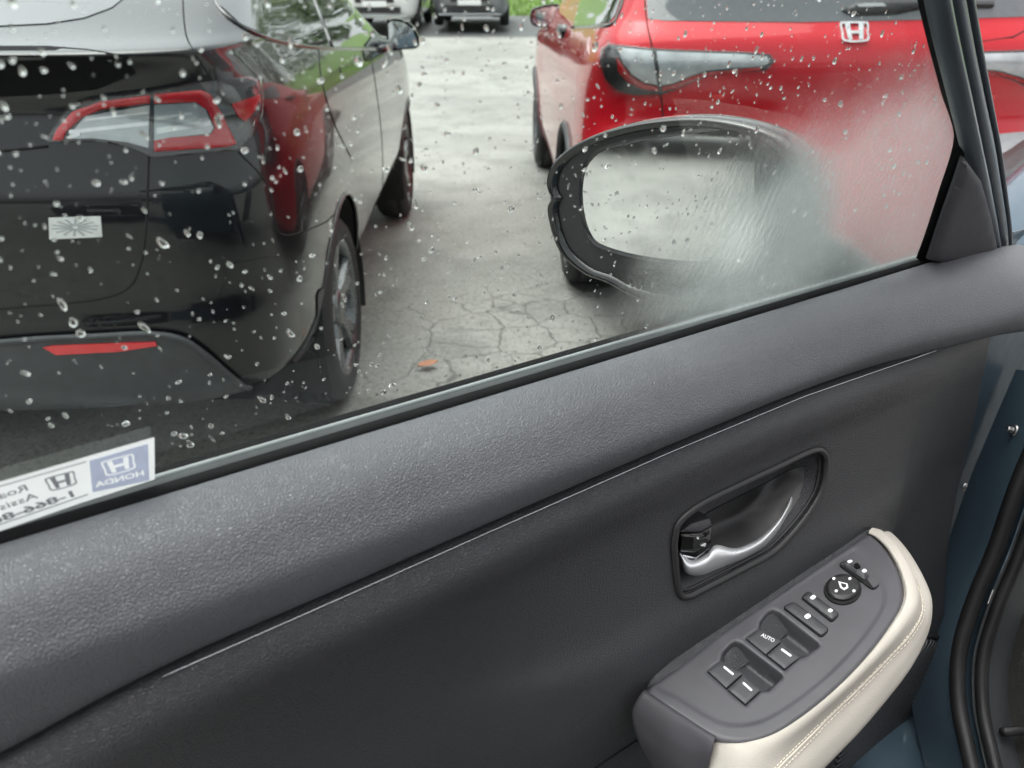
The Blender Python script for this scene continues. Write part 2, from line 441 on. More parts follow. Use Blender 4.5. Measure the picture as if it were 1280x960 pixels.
# ================================================================ SETTING
def gz(x, y):
    t = min(1, max(0, (y - 8) / 16)); g = .55 * t * t * (3 - 2 * t)
    return g
def sheet(name, x0, x1, ys, mat, lift, nx=24, fz=gz):
    xs = [x0 + (x1 - x0) * i / nx for i in range(nx + 1)]
    V = [(x, y, fz(x, y) + lift) for y in ys for x in xs]
    return tag(mk(name, V, grid_faces(len(ys), nx + 1), mat), kind='structure')
sheet('ground', -90, 90, [-80, -40, -20, -10, -5, 0, 4, 8] + [8 + .8 * i for i in range(1, 22)] + [30, 60, 120, 250], M['ground'], 0)
sheet('road', -90, 90, [18 + .5 * i for i in range(15)], M['asphalt'], .004)
def bank(x, y): return gz(x, y) + max(0, (y - 25)) * .11 - .02
gb = sheet('grass_bank', -90, 90, [25 + i for i in range(0, 16)] + [60, 120, 250], flat('turf', (.09, .16, .025), .8, var=.35, vscale=3), .03, 60, bank)
gb['label'] = 'green grass bank at the far side of the parking lot'
# grass blades on the near edge of the bank
V = []; Fc = []
for i in range(16000):
    x, y = random.uniform(-16, 16), 25 + random.random() ** 1.6 * 9; z = bank(x, y) + .03; a = random.uniform(0, 6.28); h = random.uniform(.06, .17); w = .02
    b = len(V); V += [(x - w * math.cos(a), y - w * math.sin(a), z), (x + w * math.cos(a), y + w * math.sin(a), z), (x + random.uniform(-.06, .06), y + random.uniform(-.06, .06), z + h)]
    Fc.append((b, b + 1, b + 2))
tag(mk('grass', V, Fc, M['grassm'], None, False), 'short bright green grass on the far bank', 'grass', kind='stuff')
# trees beyond the bank: they stand above the frame and show in the paint and windows
def tree(x, y, h, r, mat, label):
    f = Frame((x, y, bank(x, y)), (1, 0, 0), (0, 1, 0)); e = f.empty('tree', label, 'tree', 'trees beyond the grass bank')
    P = [(0, 0, -.2), (.1, .05, h * .3), (-.05, .1, h * .6), (.1, 0, h * .9)]
    tube('trunk', cr(P, 4), [.28 - .02 * i for i in range(13)], M['bark'], e, 8)
    for k in range(6):
        a = k * 1.05 + random.random(); z0 = h * random.uniform(.3, .6)
        tube('limb', cr([(0, 0, z0), (r * .4 * math.cos(a), r * .4 * math.sin(a), z0 + h * .12), (r * .8 * math.cos(a), r * .8 * math.sin(a), z0 + h * .2)], 3), [.12, .11, .1, .09, .07, .05, .03], M['bark'], e, 6)
    cl = [(random.gauss(0, .45) * r, random.gauss(0, .45) * r, h * random.uniform(.32, .98), r * random.uniform(.22, .42)) for _ in range(34)]
    V = []; Fc = []
    for i in range(5200):
        cx, cy, cz, cr_ = random.choice(cl); d = Vector((random.gauss(0, 1), random.gauss(0, 1), random.gauss(0, 1))).normalized() * cr_ * random.random() ** .4
        p = Vector((cx, cy, cz)) + d; u = Vector((random.gauss(0, 1), random.gauss(0, 1), random.gauss(0, 1))).normalized(); w = u.orthogonal().normalized(); s = random.uniform(.10, .20)
        b = len(V); V += [p - u * s, p + w * s * .5, p + u * s, p - w * s * .5]; Fc.append((b, b + 1, b + 2, b + 3))
    mk('crown', V, Fc, mat, e, False)
tree(-9, 36, 9, 3.6, M['leaves'], 'broad green tree on the bank behind the white car')
tree(2.5, 38, 10, 4.0, M['leaves'], 'tall green tree on the bank behind the silver grey car')
tree(9.5, 35, 8, 3.4, M['leaves2'], 'olive brown tree on the bank beyond the red car')
tree(17, 37, 10, 4.2, M['leaves'], 'green tree on the bank far to the right')

# ================================================================ CARS
def car_body(levels, sc, axles, Ra, cz, ncol=14, nrow=5, vs=1.0):
    """half body lofted from plan outlines at rising heights, wheel arches cut; returns the right-half grid verts and faces"""
    rows = []
    for (z, yr, xf, yf, k) in levels:
        L = yf - yr; kk = k * min(1, L / 4.4)
        y5 = yr + .62 * kk; y10 = yf - .95 * min(1, L / 4.4)
        rows.append([(0, yr, z), (.40 * xf, yr + .012 * kk, z), (.70 * xf, yr + .05 * kk, z), (.885 * xf, yr + .135 * kk, z), (.968 * xf, yr + .30 * kk, z), (xf, y5, z),
                     (xf, y5 + (y10 - y5) * .18, z), (xf, y5 + (y10 - y5) * .38, z), (xf * .995, y5 + (y10 - y5) * .6, z), (xf * .993, y5 + (y10 - y5) * .8, z), (xf, y10, z),
                     (.965 * xf, yf - .5 * kk, z), (.83 * xf, yf - .2 * kk, z), (.45 * xf, yf - .04 * kk, z), (0, yf, z)])
    G = surf(rows, ncol, nrow)
    r, c, _ = G.shape; P = G.reshape(-1, 3).copy()
    faces = grid_faces(r, c); keep = []
    rad = np.full(len(P), 9.0); ax = np.zeros(len(P))
    for a in axles:
        d = np.hypot(P[:, 1] - a, P[:, 2] - cz); m = d < rad; rad[m] = d[m]; ax[m] = a
    side = P[:, 0] > .55
    ins = (rad < Ra) & side
    used = {}
    for f in faces:
        if sum(ins[i] for i in f) >= 2: continue
        keep.append(f)
    cnt = {}
    for f in keep:
        for i in range(4): cnt[(f[i], f[(i + 1) % 4])] = 1
    for (a, b) in cnt:
        if (b, a) not in cnt:
            for q in (a, b):
                if side[q] and abs(rad[q] - Ra) < .06 and P[q, 2] > levels[0][0] + .001:
                    v = np.array([P[q, 1] - ax[q], P[q, 2] - cz]); v = v / np.linalg.norm(v) * Ra
                    P[q, 1], P[q, 2] = ax[q] + v[0], cz + v[1]
    P = P * sc
    V = np.vstack([P, P * np.array([-1, 1, 1])]); n = len(P)
    Fa = [tuple(f[::-1]) for f in keep] + [tuple(n + i for i in f) for f in keep]
    usedv = sorted({i for f in Fa for i in f}); mp = {o: i for i, o in enumerate(usedv)}
    return V[usedv], [tuple(mp[i] for i in f) for f in Fa], G * sc
def smooth_mesh(o, it=2, f=.5):
    bm = bmesh.new(); bm.from_mesh(o.data); bmesh.ops.remove_doubles(bm, verts=bm.verts, dist=1e-5)
    inner = [v for v in bm.verts if not v.is_boundary]
    for _ in range(it): bmesh.ops.smooth_vert(bm, verts=inner, factor=f, use_axis_x=True, use_axis_y=True, use_axis_z=True)
    bmesh.ops.recalc_face_normals(bm, faces=bm.faces)
    bm.to_mesh(o.data); bm.free(); return o
def lathe(name, prof, axis_p, mat, parent, seg=40, sgn=1):
    """profile of (x along the axle, radius) turned about the car's x axis through axis_p"""
    V = []; Fc = []; m = len(prof)
    for k in range(seg):
        a = 2 * math.pi * k / seg
        for (x, r) in prof: V.append((axis_p[0] + sgn * x, axis_p[1] + r * math.cos(a), axis_p[2] + r * math.sin(a)))
    for k in range(seg):
        for j in range(m - 1): Fc.append((k * m + j, k * m + j + 1, ((k + 1) % seg) * m + j + 1, ((k + 1) % seg) * m + j))
    return fixn(mk(name, V, Fc, mat, parent))
def wheel(parent, c, R, W, sgn, spokes=5, rim_mat='rim_dark'):
    e = bpy.data.objects.new('wheel', None); col.objects.link(e); e.parent = parent; e.empty_display_size = .05
    rr = R * .70
    lathe('tyre', [(-W / 2, rr), (-W / 2 - .006, rr + .03), (-W / 2, R - .04), (-W / 2 + .025, R - .008), (-W * .25, R), (-W * .24, R - .007), (-W * .2, R - .007), (-W * .19, R), (0, R + .001), (W * .19, R), (W * .2, R - .007), (W * .24, R - .007), (W * .25, R), (W / 2 - .025, R - .008), (W / 2, R - .04), (W / 2 + .006, rr + .03), (W / 2 - .004, rr + .006), (W / 2 - .012, rr)], c, M['tyre'], e, 56, sgn)
    lathe('rim', [(W / 2 - .004, rr + .004), (W / 2 - .002, rr - .006), (W / 2 - .03, rr - .016), (W / 2 - .10, rr - .03), (-W / 2, rr - .03)], c, M[rim_mat], e, 48, sgn)
    lathe('brake_disc', [(W * .05, .03), (W * .05, rr * .72), (W * -.02, rr * .72)], c, M['steel'], e, 32, sgn)
    for k in range(spokes):
        a = 2 * math.pi * k / spokes + .35
        for da in (-.15, .15):
            V = []
            for (t, w, x) in ((.10, .035, W / 2 - .035), (.5, .024, W / 2 - .02), (.97, .028, W / 2 - .012)):
                aa = a + da * (t if t > .3 else .35); r0 = rr * t; cy, cz = math.cos(aa), math.sin(aa)
                for (ww, xx) in ((-w, -.02), (-w * .7, 0), (w * .7, 0), (w, -.02)):
                    V.append((c[0] + sgn * (x + xx), c[1] + r0 * cy - ww * sin_(aa), c[2] + r0 * cz + ww * cos_(aa)))
            mk('spoke', V, grid_faces(3, 4), M[rim_mat], e, False)
    lathe('hub_cap', [(W / 2 - .05, .075), (W / 2 - .022, .07), (W / 2 - .015, .05), (W / 2 - .015, .0)], c, M[rim_mat], e, 20, sgn)
    return e
sin_, cos_ = math.sin, math.cos
def seamline(name, pts, lift, rad, mat, parent, n=5, off=0.0):
    P = cr(pts, n); out = []
    for p in P:
        q, nn = lift(p[0], p[1]); out.append(q + nn * off)
    return tube(name, out, rad, mat, parent, 6)
def liner(parent, c, R, x0, x1):
    V = []; n = 20
    for k in range(n + 1):
        a = math.pi * (-.12 + 1.24 * k / n)
        for x in (x0, x1): V.append((x, c[1] + R * math.cos(a), c[2] + R * math.sin(a)))
    V.append((x0, c[1], c[2])); F = [(2 * k, 2 * k + 1, 2 * k + 3, 2 * k + 2) for k in range(n)] + [(2 * k, 2 * k + 2, len(V) - 1) for k in range(n)]
    mk('arch_liner', V, F, M['rubber'], parent)

# ---------------------------------------------------------------- black car
yaw = math.radians(1.9); SC = .88
gr = WORLD.z(445, 491, 0); XB = Vector((math.cos(yaw), math.sin(yaw), 0)); YB = Vector((-math.sin(yaw), math.cos(yaw), 0))
FB = Frame(gr - XB * (.93 * SC), XB, YB)
black = FB.empty('parked_car', 'glossy black crossover with red C-shaped tail light, parked left of the open door', 'car', 'cars parked in the lot')
lev = [(.44, -.82, .84, 3.55, .9), (.47, -.90, .88, 3.62, .9), (.52, -.93, .91, 3.68, .95), (.62, -.955, .93, 3.72, 1), (.72, -.965, .945, 3.74, 1), (.80, -.955, .955, 3.75, 1),
       (.90, -.965, .962, 3.75, 1), (1.0, -.975, .962, 3.72, 1), (1.1, -.972, .955, 3.66, 1), (1.17, -.955, .945, 3.55, 1), (1.25, -.93, .93, 3.30, 1), (1.31, -.915, .912, 2.60, 1), (1.36, -.925, .89, 2.40, 1),
       (1.40, -.95, .868, 2.30, 1), (1.432, -.985, .85, 2.22, 1), (1.448, -.985, .845, 2.18, 1), (1.458, -.93, .84, 2.15, 1), (1.475, -.82, .83, 2.10, 1), (1.51, -.66, .81, 2.0, .95), (1.58, -.40, .765, 1.85, .9), (1.66, -.02, .70, 1.62, .9), (1.71, .35, .61, 1.35, .8), (1.73, .62, .45, 1.1, .6)]
ZV = 1.0
V, Fc, G = car_body(lev, SC, (0.02, 2.89), .455, .40)
body = smooth_mesh(mk('body', V, Fc, M['black_paint'], black), 3)
mk('roof', [(-.45 * SC, .62 * SC, 1.728 * SC), (.45 * SC, .62 * SC, 1.728 * SC), (.45 * SC, 1.1 * SC, 1.728 * SC), (-.45 * SC, 1.1 * SC, 1.728 * SC)], [(0, 1, 2, 3)], M['tint_glass'], black, False)
mk('underbody', [(-.8 * SC, -.84 * SC, .445 * SC), (.8 * SC, -.84 * SC, .445 * SC), (.8 * SC, 3.5 * SC, .445 * SC), (-.8 * SC, 3.5 * SC, .445 * SC)], [(0, 1, 2, 3)], M['rubber'], black, False)
bl = bvh_lift(FB, bvh_of(body))
for (y, s) in ((.02, 1), (2.89, 1), (.02, -1), (2.89, -1)):
    wheel(black, (s * .81 * SC, y * SC, .395 * SC), .395 * SC, .235 * SC, s)
    liner(black, (0, y * SC, .40 * SC), .47 * SC, s * .55 * SC, s * .93 * SC)
for (y) in (.02, 2.89):   # dark arch lips
    P = []
    for k in range(41):
        a = math.pi * (-.05 + 1.10 * k / 40); yy, zz = (y + .462 * math.cos(a)) * SC, (.40 + .462 * math.sin(a)) * SC
        q = bvh_of(body) if k < 0 else None; P.append((yy, zz))
    bv = bvh_of(body); L = []
    for (yy, zz) in P:
        q, nn, i, t = bv.ray_cast(Vector((2, yy, zz)), Vector((-1, 0, 0)))
        L.append(q if q is not None and q.x > .5 else Vector((.90 * SC, yy, zz)))
    tube('arch_trim', L, .008, M['black_paint'], black, 8)
# rear glass and side glass
patch('rear_window', [(-420, -180), (-420, 42), (-200, 40), (0, 33), (60, 30), (105, 23), (140, 10), (165, -10), (190, -60), (210, -110), (120, -160)], bl, M['tint_glass'], black, 14, .002, .004)
patch('side_window', [(262, -40), (272, 5), (300, 30), (335, 46), (380, 56), (430, 59), (474, 59), (462, 30), (446, 0), (420, -40), (340, -60)], bl, M['tint_glass'], black, 8, .003, .004)
seamline('window_trim', [(262, -40), (271, 6), (300, 32), (335, 48), (380, 58), (430, 61), (476, 61)], bl, .007, M['gloss_black'], black)
seamline('window_pillar', [(384, -20), (400, 20), (414, 58)], bl, .010, M['gloss_black'], black)
# shut lines
seamline('hatch_seam', [(228, -30), (230, 25), (237, 55), (262, 95), (290, 140)], bl, .0022, M['seam'], black)
seamline('hatch_seam', [(190, 112), (188, 150), (186, 200), (183, 280), (176, 330), (158, 362), (110, 376), (0, 386), (-150, 398)], bl, .0028, M['seam'], black)
seamline('bumper_seam', [(60, 183), (0, 189), (-150, 200)], bl, .0035, M['seam'], black)
seamline('bumper_seam', [(298, 190), (335, 232), (350, 292), (400, 281), (418, 268)], bl, .0025, M['seam'], black)
seamline('door_seam', [(398, 62), (402, 100), (416, 150), (440, 200)], bl, .0025, M['seam'], black)
seamline('door_seam', [(462, 62), (470, 110), (477, 170), (478, 230), (472, 268)], bl, .0025, M['seam'], black)
# tail light
TL = [(60, 178), (66, 163), (87, 132), (100, 126), (125, 120), (190, 112), (254, 101), (308, 97), (322, 101), (325, 120), (324, 140), (313, 171), (297, 187), (242, 192), (192, 197), (163, 184), (117, 176)]
tl = patch('tail_light', TL, bl, M['lamp_dark'], black, 5, .003, .006)
patch('reflector_bowl', [(84, 174), (108, 145), (188, 131), (188, 186), (160, 178), (117, 173)], bl, M['lamp_clear'], tl, 4, .0045, .003)
patch('reflector_bowl', [(193, 131), (243, 128), (256, 136), (266, 160), (262, 167), (210, 173), (193, 176)], bl, M['lamp_clear'], tl, 4, .0045, .003)
patch('red_band', [(67, 176), (72, 163), (92, 139), (126, 126), (188, 118), (188, 128), (128, 136), (104, 147), (84, 165), (79, 176)], bl, M['lamp_red'], tl, 3, .0065, .004, .002)
patch('red_band', [(193, 117), (250, 112), (262, 118), (276, 142), (294, 180), (284, 184), (193, 190), (193, 176), (215, 172), (262, 169), (268, 160), (258, 137), (244, 127), (193, 129)], bl, M['lamp_red'], tl, 3, .0065, .004, .002)
for q in ([(88, 163), (186, 152), (186, 157), (88, 168)], [(110, 148), (186, 139), (186, 142), (106, 152)], [(84, 172), (102, 164), (102, 170), (90, 174)]):
    patch('lamp_bar', q, bl, M['lamp_bright'], tl, 3, .007, .003)
for q in ([(196, 160), (262, 150), (262, 157), (196, 168)], [(247, 148), (259, 147), (261, 157), (250, 158)], [(196, 146), (240, 140), (240, 143), (196, 150)]):
    patch('lamp_bar', q, bl, M['lamp_bright'], tl, 3, .007, .003)
patch('lamp_divider', [(188, 112), (192, 112), (192, 197), (186, 196)], bl, M['lamp_dark'], tl, 3, .008, .004)
patch('side_marker', [(288, 130), (322, 119), (319, 135), (305, 152), (296, 146)], bl, M['lamp_red'], tl, 4, .006, .003)
patch('lamp_lens', TL, bl, M['lens'], tl, 6, .011, .002, .008, 14)
# spoiler lip, shade under it painted as a flat dark patch, badge sticker
patch('painted_spoiler_shade', [(-160, 66), (0, 58), (60, 58), (110, 62), (160, 70), (170, 92), (120, 112), (60, 118), (0, 121), (-160, 128)], bl, M['belt_rubber'], black, 8, .0015, .003)
stk = patch('badge_sticker', [(61, 272), (126, 270), (128, 296), (62, 299)], bl, M['foil'], black, 3, .0015, .001)
for k in range(14):
    a = math.pi * 2 * k / 14 + .2
    patch('sticker_ray', [(94 + 4 * math.cos(a - .5), 284 + 2 * math.sin(a - .5)), (94 + 29 * math.cos(a), 284 + 11 * math.sin(a)), (94 + 29 * math.cos(a + .12), 284 + 11 * math.sin(a + .12)), (94 + 4 * math.cos(a + .5), 284 + 2 * math.sin(a + .5))], bl, M['plastic_grey'], stk, 3, .0022, .0005)
# lower bumper
patch('rear_bumper_panel', [(-260, 452), (0, 426), (120, 420), (190, 416), (226, 422), (255, 440), (285, 466), (312, 486), (292, 491), (190, 507), (100, 519), (45, 535), (0, 540), (-260, 566)], bl, M['cladding'], black, 7, .016, .03)
seamline('bumper_lip', [(-260, 450), (0, 425), (120, 418), (190, 415), (228, 421), (256, 439), (286, 465), (314, 487)], bl, .0085, M['cladding'], black, 6, .014)
seamline('bumper_lower_lip', [(-260, 566), (0, 540), (45, 535), (100, 519), (190, 507), (300, 490)], bl, .006, M['cladding'], black, 6, .014)
patch('rear_reflector', [(58, 430), (70, 428), (196, 423), (198, 428), (150, 435), (74, 439)], bl, M['lamp_red'], black, 3, .019, .006)
patch('bumper_corner_panel', [(285, 330), (330, 322), (412, 318), (425, 350), (424, 440), (418, 482), (360, 492), (300, 494), (322, 482), (292, 452), (262, 432)], bl, M['black_paint'], black, 7, .002, .004)
patch('mud_flap', [(404, 372), (430, 360), (432, 430), (428, 482), (404, 490)], bl, M['cladding'], black, 5, .006, .02)
# door handle and mirror
patch('door_handle', [(424, 84), (452, 82), (452, 88), (426, 91)], bl, M['gloss_black'], black, 3, .003, .004)
ML = [FB.y(px, py, 2.30 * SC) for (px, py) in [tuple(p) for p in cr([(483, 28), (489, 23), (505, 25), (517, 34), (524, 50), (521, 60), (505, 62), (486, 62)], 4, True)]]
sm = shell('side_mirror', ML, (0, 1, 0), [(0, .93), (-.004, .97), (0, 1), (.03, 1.02), (.08, .92), (.12, .70), (.14, .35)], M['black_paint'], black)
patch('mirror_glass', [(485, 30), (490, 26), (504, 28), (515, 36), (521, 50), (519, 58), (504, 60), (487, 60)], plane_lift(FB, (0, 2.30 * SC, 0), (0, 1, 0)), M['mirror'], sm, 5, -.003, .002)
q = FB.y(489, 60, 2.33 * SC); q2, _n = bl(476, 62)
tube('mirror_arm', [q, (q + q2) / 2, q2], .02, M['gloss_black'], sm, 8)

# ---------------------------------------------------------------- red car
SR = 1.08; yaw2 = math.radians(1.5)
Pr = CAM + ray(1067, 85) * (.86 * SR * 930 / 317)
XR = Vector((math.cos(yaw2), math.sin(yaw2), 0)); YR = Vector((-math.sin(yaw2), math.cos(yaw2), 0))
orr = Pr + YR * (.80 * SR); orr.z = 0
FR = Frame(orr, XR, YR)
red = FR.empty('parked_car', 'bright red crossover seen from behind, parked right of the black car', 'car', 'cars parked in the lot')
lev = [(.26, -.70, .82, 3.3, .8), (.32, -.79, .86, 3.38, .8), (.45, -.83, .885, 3.42, .8), (.58, -.85, .89, 3.44, .8), (.68, -.855, .892, 3.45, .8), (.755, -.845, .892, 3.45, .8), (.80, -.80, .888, 3.44, .75), (.86, -.775, .885, 3.42, .75), (.93, -.775, .882, 3.38, .75),
       (.985, -.795, .875, 3.25, .75), (1.04, -.805, .866, 2.6, .75), (1.09, -.80, .853, 2.4, .75), (1.13, -.785, .838, 2.25, .75), (1.17, -.755, .815, 2.15, .75), (1.20, -.735, .795, 2.05, .75), (1.30, -.69, .75, 1.9, .75), (1.42, -.62, .70, 1.7, .75), (1.52, -.55, .65, 1.4, .7), (1.57, -.50, .58, 1.2, .6), (1.59, -.40, .40, 1.0, .5)]
V, Fc, G = car_body(lev, SR, (.02, 2.65), .385, .33)
rbody = smooth_mesh(mk('body', V, Fc, M['red_paint'], red), 3)
mk('roof', [(-.4 * SR, -.4 * SR, 1.588 * SR), (.4 * SR, -.4 * SR, 1.588 * SR), (.4 * SR, SR, 1.588 * SR), (-.4 * SR, SR, 1.588 * SR)], [(0, 1, 2, 3)], M['red_paint'], red, False)
mk('underbody', [(-.8 * SR, -.7 * SR, .262 * SR), (.8 * SR, -.7 * SR, .262 * SR), (.8 * SR, 3.3 * SR, .262 * SR), (-.8 * SR, 3.3 * SR, .262 * SR)], [(0, 1, 2, 3)], M['rubber'], red, False)
rl = bvh_lift(FR, bvh_of(rbody))
for (y, s) in ((.02, -1), (2.65, -1), (.02, 1), (2.65, 1)):
    wheel(red, (s * .775 * SR, y * SR, .33 * SR), .33 * SR, .22 * SR, s)
    liner(red, (0, y * SR, .33 * SR), .395 * SR, s * .55 * SR, s * .86 * SR)
bv = bvh_of(rbody)
for y in (.02, 2.65):
    for sg in (-1, 1):
        L = []
        for k in range(37):
            a = math.pi * (-.03 + 1.06 * k / 36); yy, zz = (y + .40 * math.cos(a)) * SR, (.33 + .40 * math.sin(a)) * SR
            q, nn, i, t = bv.ray_cast(Vector((sg * 3, yy, zz)), Vector((-sg, 0, 0)))
            L.append(q if q is not None and q.x * sg > .5 else Vector((sg * .88 * SR, yy, zz)))
        tube('arch_trim', L, .02, M['cladding'], red, 8)
patch('rear_window', [(810, 24), (830, 26), (1000, 28), (1150, 25), (1318, 20), (1312, -40), (1290, -110), (1060, -120), (850, -110), (815, -40), (808, 0)], rl, M['rear_glass'], red, 12, .002, .004)
patch('side_window', [(717, 32), (740, 31), (762, 29), (770, 18), (776, 0), (786, -40), (740, -60), (735, -30), (726, 0)], rl, M['tint_glass'], red, 4, .003, .004)
seamline('window_trim', [(715, 34), (740, 33), (764, 31), (773, 18), (779, 0), (790, -40)], rl, .008, M['gloss_black'], red)
seamline('hatch_seam', [(806, 0), (808, 25), (813, 50), (819, 75), (826, 118), (829, 150), (832, 200)], rl, .003, M['seam'], red)
seamline('hatch_seam', [(1327, -5), (1323, 20), (1318, 50), (1312, 75), (1305, 118), (1302, 150), (1300, 200)], rl, .003, M['seam'], red)
def mir(P): return [(2134 - x, y) for (x, y) in P][::-1]
LB = [(750, 78), (752, 62), (762, 55), (777, 57), (818, 61), (860, 63), (930, 65), (962, 68), (968, 77), (957, 88), (920, 90), (890, 93), (866, 101), (846, 111), (827, 118), (793, 119), (772, 113), (758, 100)]
LW = [(774, 60), (818, 64), (860, 66), (930, 68), (958, 71), (961, 78), (952, 83), (915, 85), (884, 88), (860, 95), (842, 103), (825, 106), (806, 102), (790, 92), (779, 78)]
LRED = [(772, 72), (777, 78), (789, 94), (806, 104), (825, 108), (842, 105), (862, 96), (884, 90), (950, 84), (950, 87), (890, 92), (866, 99), (845, 109), (827, 113), (803, 110), (786, 102), (774, 88)]
for mm in (lambda P: P, mir):
    t_ = patch('tail_light', mm(LB), rl, M['lamp_dark'], red, 4, .003, .008)
    patch('lamp_glass', mm(LW), rl, M['lamp_grey'], t_, 4, .006, .006, .002)
    patch('red_band', mm(LRED), rl, M['lamp_red'], t_, 2.5, .009, .006, .002)
    patch('lamp_divider', mm([(815, 61), (820, 61), (829, 117), (824, 118)]), rl, M['lamp_dark'], t_, 3, .011, .008)
    patch('lamp_lens', mm(LB), rl, M['lens'], t_, 5, .014, .002, .008, 10)
    patch('rear_reflector', mm([(889, 117), (906, 118), (907, 124), (890, 124)]), rl, M['lamp_red'], red, 3, .003, .004)
patch('wiper', [(1052, 14), (1070, 4), (1100, 2), (1240, 3), (1240, 10), (1150, 12), (1120, 18), (1066, 20)], rl, M['satin_black'], red, 4, .012, .014, .01)
patch('wiper_cap', [(1066, 9), (1078, 7), (1100, 7), (1104, 11), (1070, 12)], rl, M['plastic_grey'], red, 3, .024, .006)
# emblem: H in a rounded frame
ec, en = rl(1067.5, 42)
ex = Vector((1, 0, 0)); ex = (ex - en * ex.dot(en)).normalized(); ey = en.cross(ex)
if ey.z < 0: ey = -ey
def H_emblem(name, c, ex, ey, en, w, h, mat, parent, th, ring=.07):
    """rounded trapezium frame with an H inside"""
    o_ = [(-.40, -.42), (.40, -.42), (.47, .0), (.50, .42), (.35, .5), (-.35, .5), (-.50, .42), (-.47, 0)]
    out = [tuple(p) for p in cr(o_, 4, True)]; inn = [(x * (1 - 2 * ring), y * (1 - 2 * ring * w / h)) for x, y in out]
    n = len(out); V = []; Fc = []
    def pt(x, y, z): return c + ex * (x * w) + ey * (y * h) + en * z
    for z in (0, th):
        V += [pt(x, y, z) for x, y in out] + [pt(x, y, z) for x, y in inn]
    for k in range(n):
        k2 = (k + 1) % n
        Fc += [(2 * n + k, 2 * n + k2, 3 * n + k2, 3 * n + k), (k, k2, 2 * n + k2, 2 * n + k), (n + k2, n + k, 3 * n + k, 3 * n + k2)]
    def bar(q):
        b = len(V); V.extend([pt(x, y, 0) for x, y in q] + [pt(x, y, th) for x, y in q])
        Fc.extend([(b + 4, b + 5, b + 6, b + 7)] + [(b + i, b + (i + 1) % 4, b + 4 + (i + 1) % 4, b + 4 + i) for i in range(4)])
    for s in (-1, 1):
        q = [(s * .26, -.34), (s * .12, -.34), (s * .155, .42), (s * .33, .42)]; bar(q if s < 0 else q[::-1])
    bar([(-.15, -.06), (.15, -.06), (.15, .08), (-.15, .08)])
    return mk(name, V, Fc, mat, parent, False)
H_emblem('emblem', ec + en * .001, ex, ey, en, .105, .085, M['chrome'], red, .008)
ML = [FR.y(px, py, 1.75 * SR) for (px, py) in [tuple(p) for p in cr([(663, 18), (668, 10), (691, 5), (701, 9), (704, 28), (699, 34), (673, 34), (664, 29)], 4, True)]]
sm = shell('side_mirror', ML, (0, 1, 0), [(0, .93), (-.004, .97), (0, 1), (.03, 1.02), (.09, .92), (.14, .70), (.16, .35)], M['gloss_black'], red)
patch('mirror_glass', [(665, 18), (669, 12), (691, 7.5), (699, 11), (702, 28), (698, 32), (673, 32), (666, 28)], plane_lift(FR, (0, 1.75 * SR, 0), (0, 1, 0)), M['mirror'], sm, 5, -.003, .002)
q = FR.y(699, 33, 1.78 * SR); q2, _n = rl(707, 40)
tube('mirror_arm', [q, (q + q2) / 2, q2], .035, M['gloss_black'], sm, 8)
# plate area and step pad of the bumper
patch('bumper_plate', [(1246, 168), (1330, 160), (1330, 186), (1250, 193)], rl, M['plastic_grey'], red, 6, .004, .006)

# ---------------------------------------------------------------- far cars
def far_car(x, y, mat, label, rot=math.pi, sc=1.0, name='parked_car', group='cars parked in the lot'):
    X = Vector((math.cos(rot), math.sin(rot), 0)); Yv = Vector((-math.sin(rot), math.cos(rot), 0))
    f = Frame((x, y, gz(x, y) + .004), X, Yv); e = f.empty(name, label, 'car', group)
    lv = [(.22, -.75, .78, 3.45, .9), (.30, -.85, .84, 3.55, .9), (.45, -.90, .88, 3.60, 1), (.62, -.92, .89, 3.62, 1), (.80, -.92, .89, 3.55, 1), (.92, -.90, .87, 3.3, 1), (.99, -.85, .84, 2.6, 1), (1.06, -.78, .81, 2.3, 1), (1.2, -.6, .75, 2.0, .9), (1.35, -.3, .67, 1.65, .9), (1.45, .1, .55, 1.3, .7), (1.47, .4, .35, 1.0, .5)]
    V, Fc, G = car_body(lv, sc, (0, 2.65), .38, .33, 6, 3)
    smooth_mesh(mk('body', V, Fc, mat, e), 2)
    mk('roof', [(-.35 * sc, .4 * sc, 1.47 * sc), (.35 * sc, .4 * sc, 1.47 * sc), (.35 * sc, sc, 1.47 * sc), (-.35 * sc, sc, 1.47 * sc)], [(0, 1, 2, 3)], mat, e, False)
    for (yy, s) in ((0, -1), (2.65, -1), (0, 1), (2.65, 1)):
        wheel(e, (s * .77 * sc, yy * sc, .33 * sc), .33 * sc, .21 * sc, s); liner(e, (0, yy * sc, .33 * sc), .39 * sc, s * .5 * sc, s * .85 * sc)
    # front: grille, lower intake, lip, lamps, windscreen
    def fp(x0, x1, z0, z1, yv, th): return (Vector((x0 * sc, yv * sc, z0 * sc)), Vector((x1 * sc, (yv + th) * sc, z1 * sc)))
    box('grille', *fp(-.42, .42, .52, .70, 3.585, .04), M['satin_black'], e, .01)
    box('intake', *fp(-.55, .55, .32, .44, 3.545, .05), M['satin_black'], e, .01)
    box('front_lip', *fp(-.70, .70, .25, .285, 3.48, .10), M['satin_chrome'], e, .01)
    box('number_plate', *fp(-.26, .26, .45, .56, 3.60, .03), M['mark_white'], e, .004)
    for s in (-1, 1): box('headlight', *fp(min(s * .80, s * .50), max(s * .80, s * .50), .64, .76, 3.30, .20), M['lamp_bright'], e, .03)
    mk('windscreen', [(-.68 * sc, 2.42 * sc, 1.04 * sc), (.68 * sc, 2.42 * sc, 1.04 * sc), (.48 * sc, 1.55 * sc, 1.41 * sc), (-.48 * sc, 1.55 * sc, 1.41 * sc)], [(0, 1, 2, 3)], M['tint_glass'], e, False)
    return e
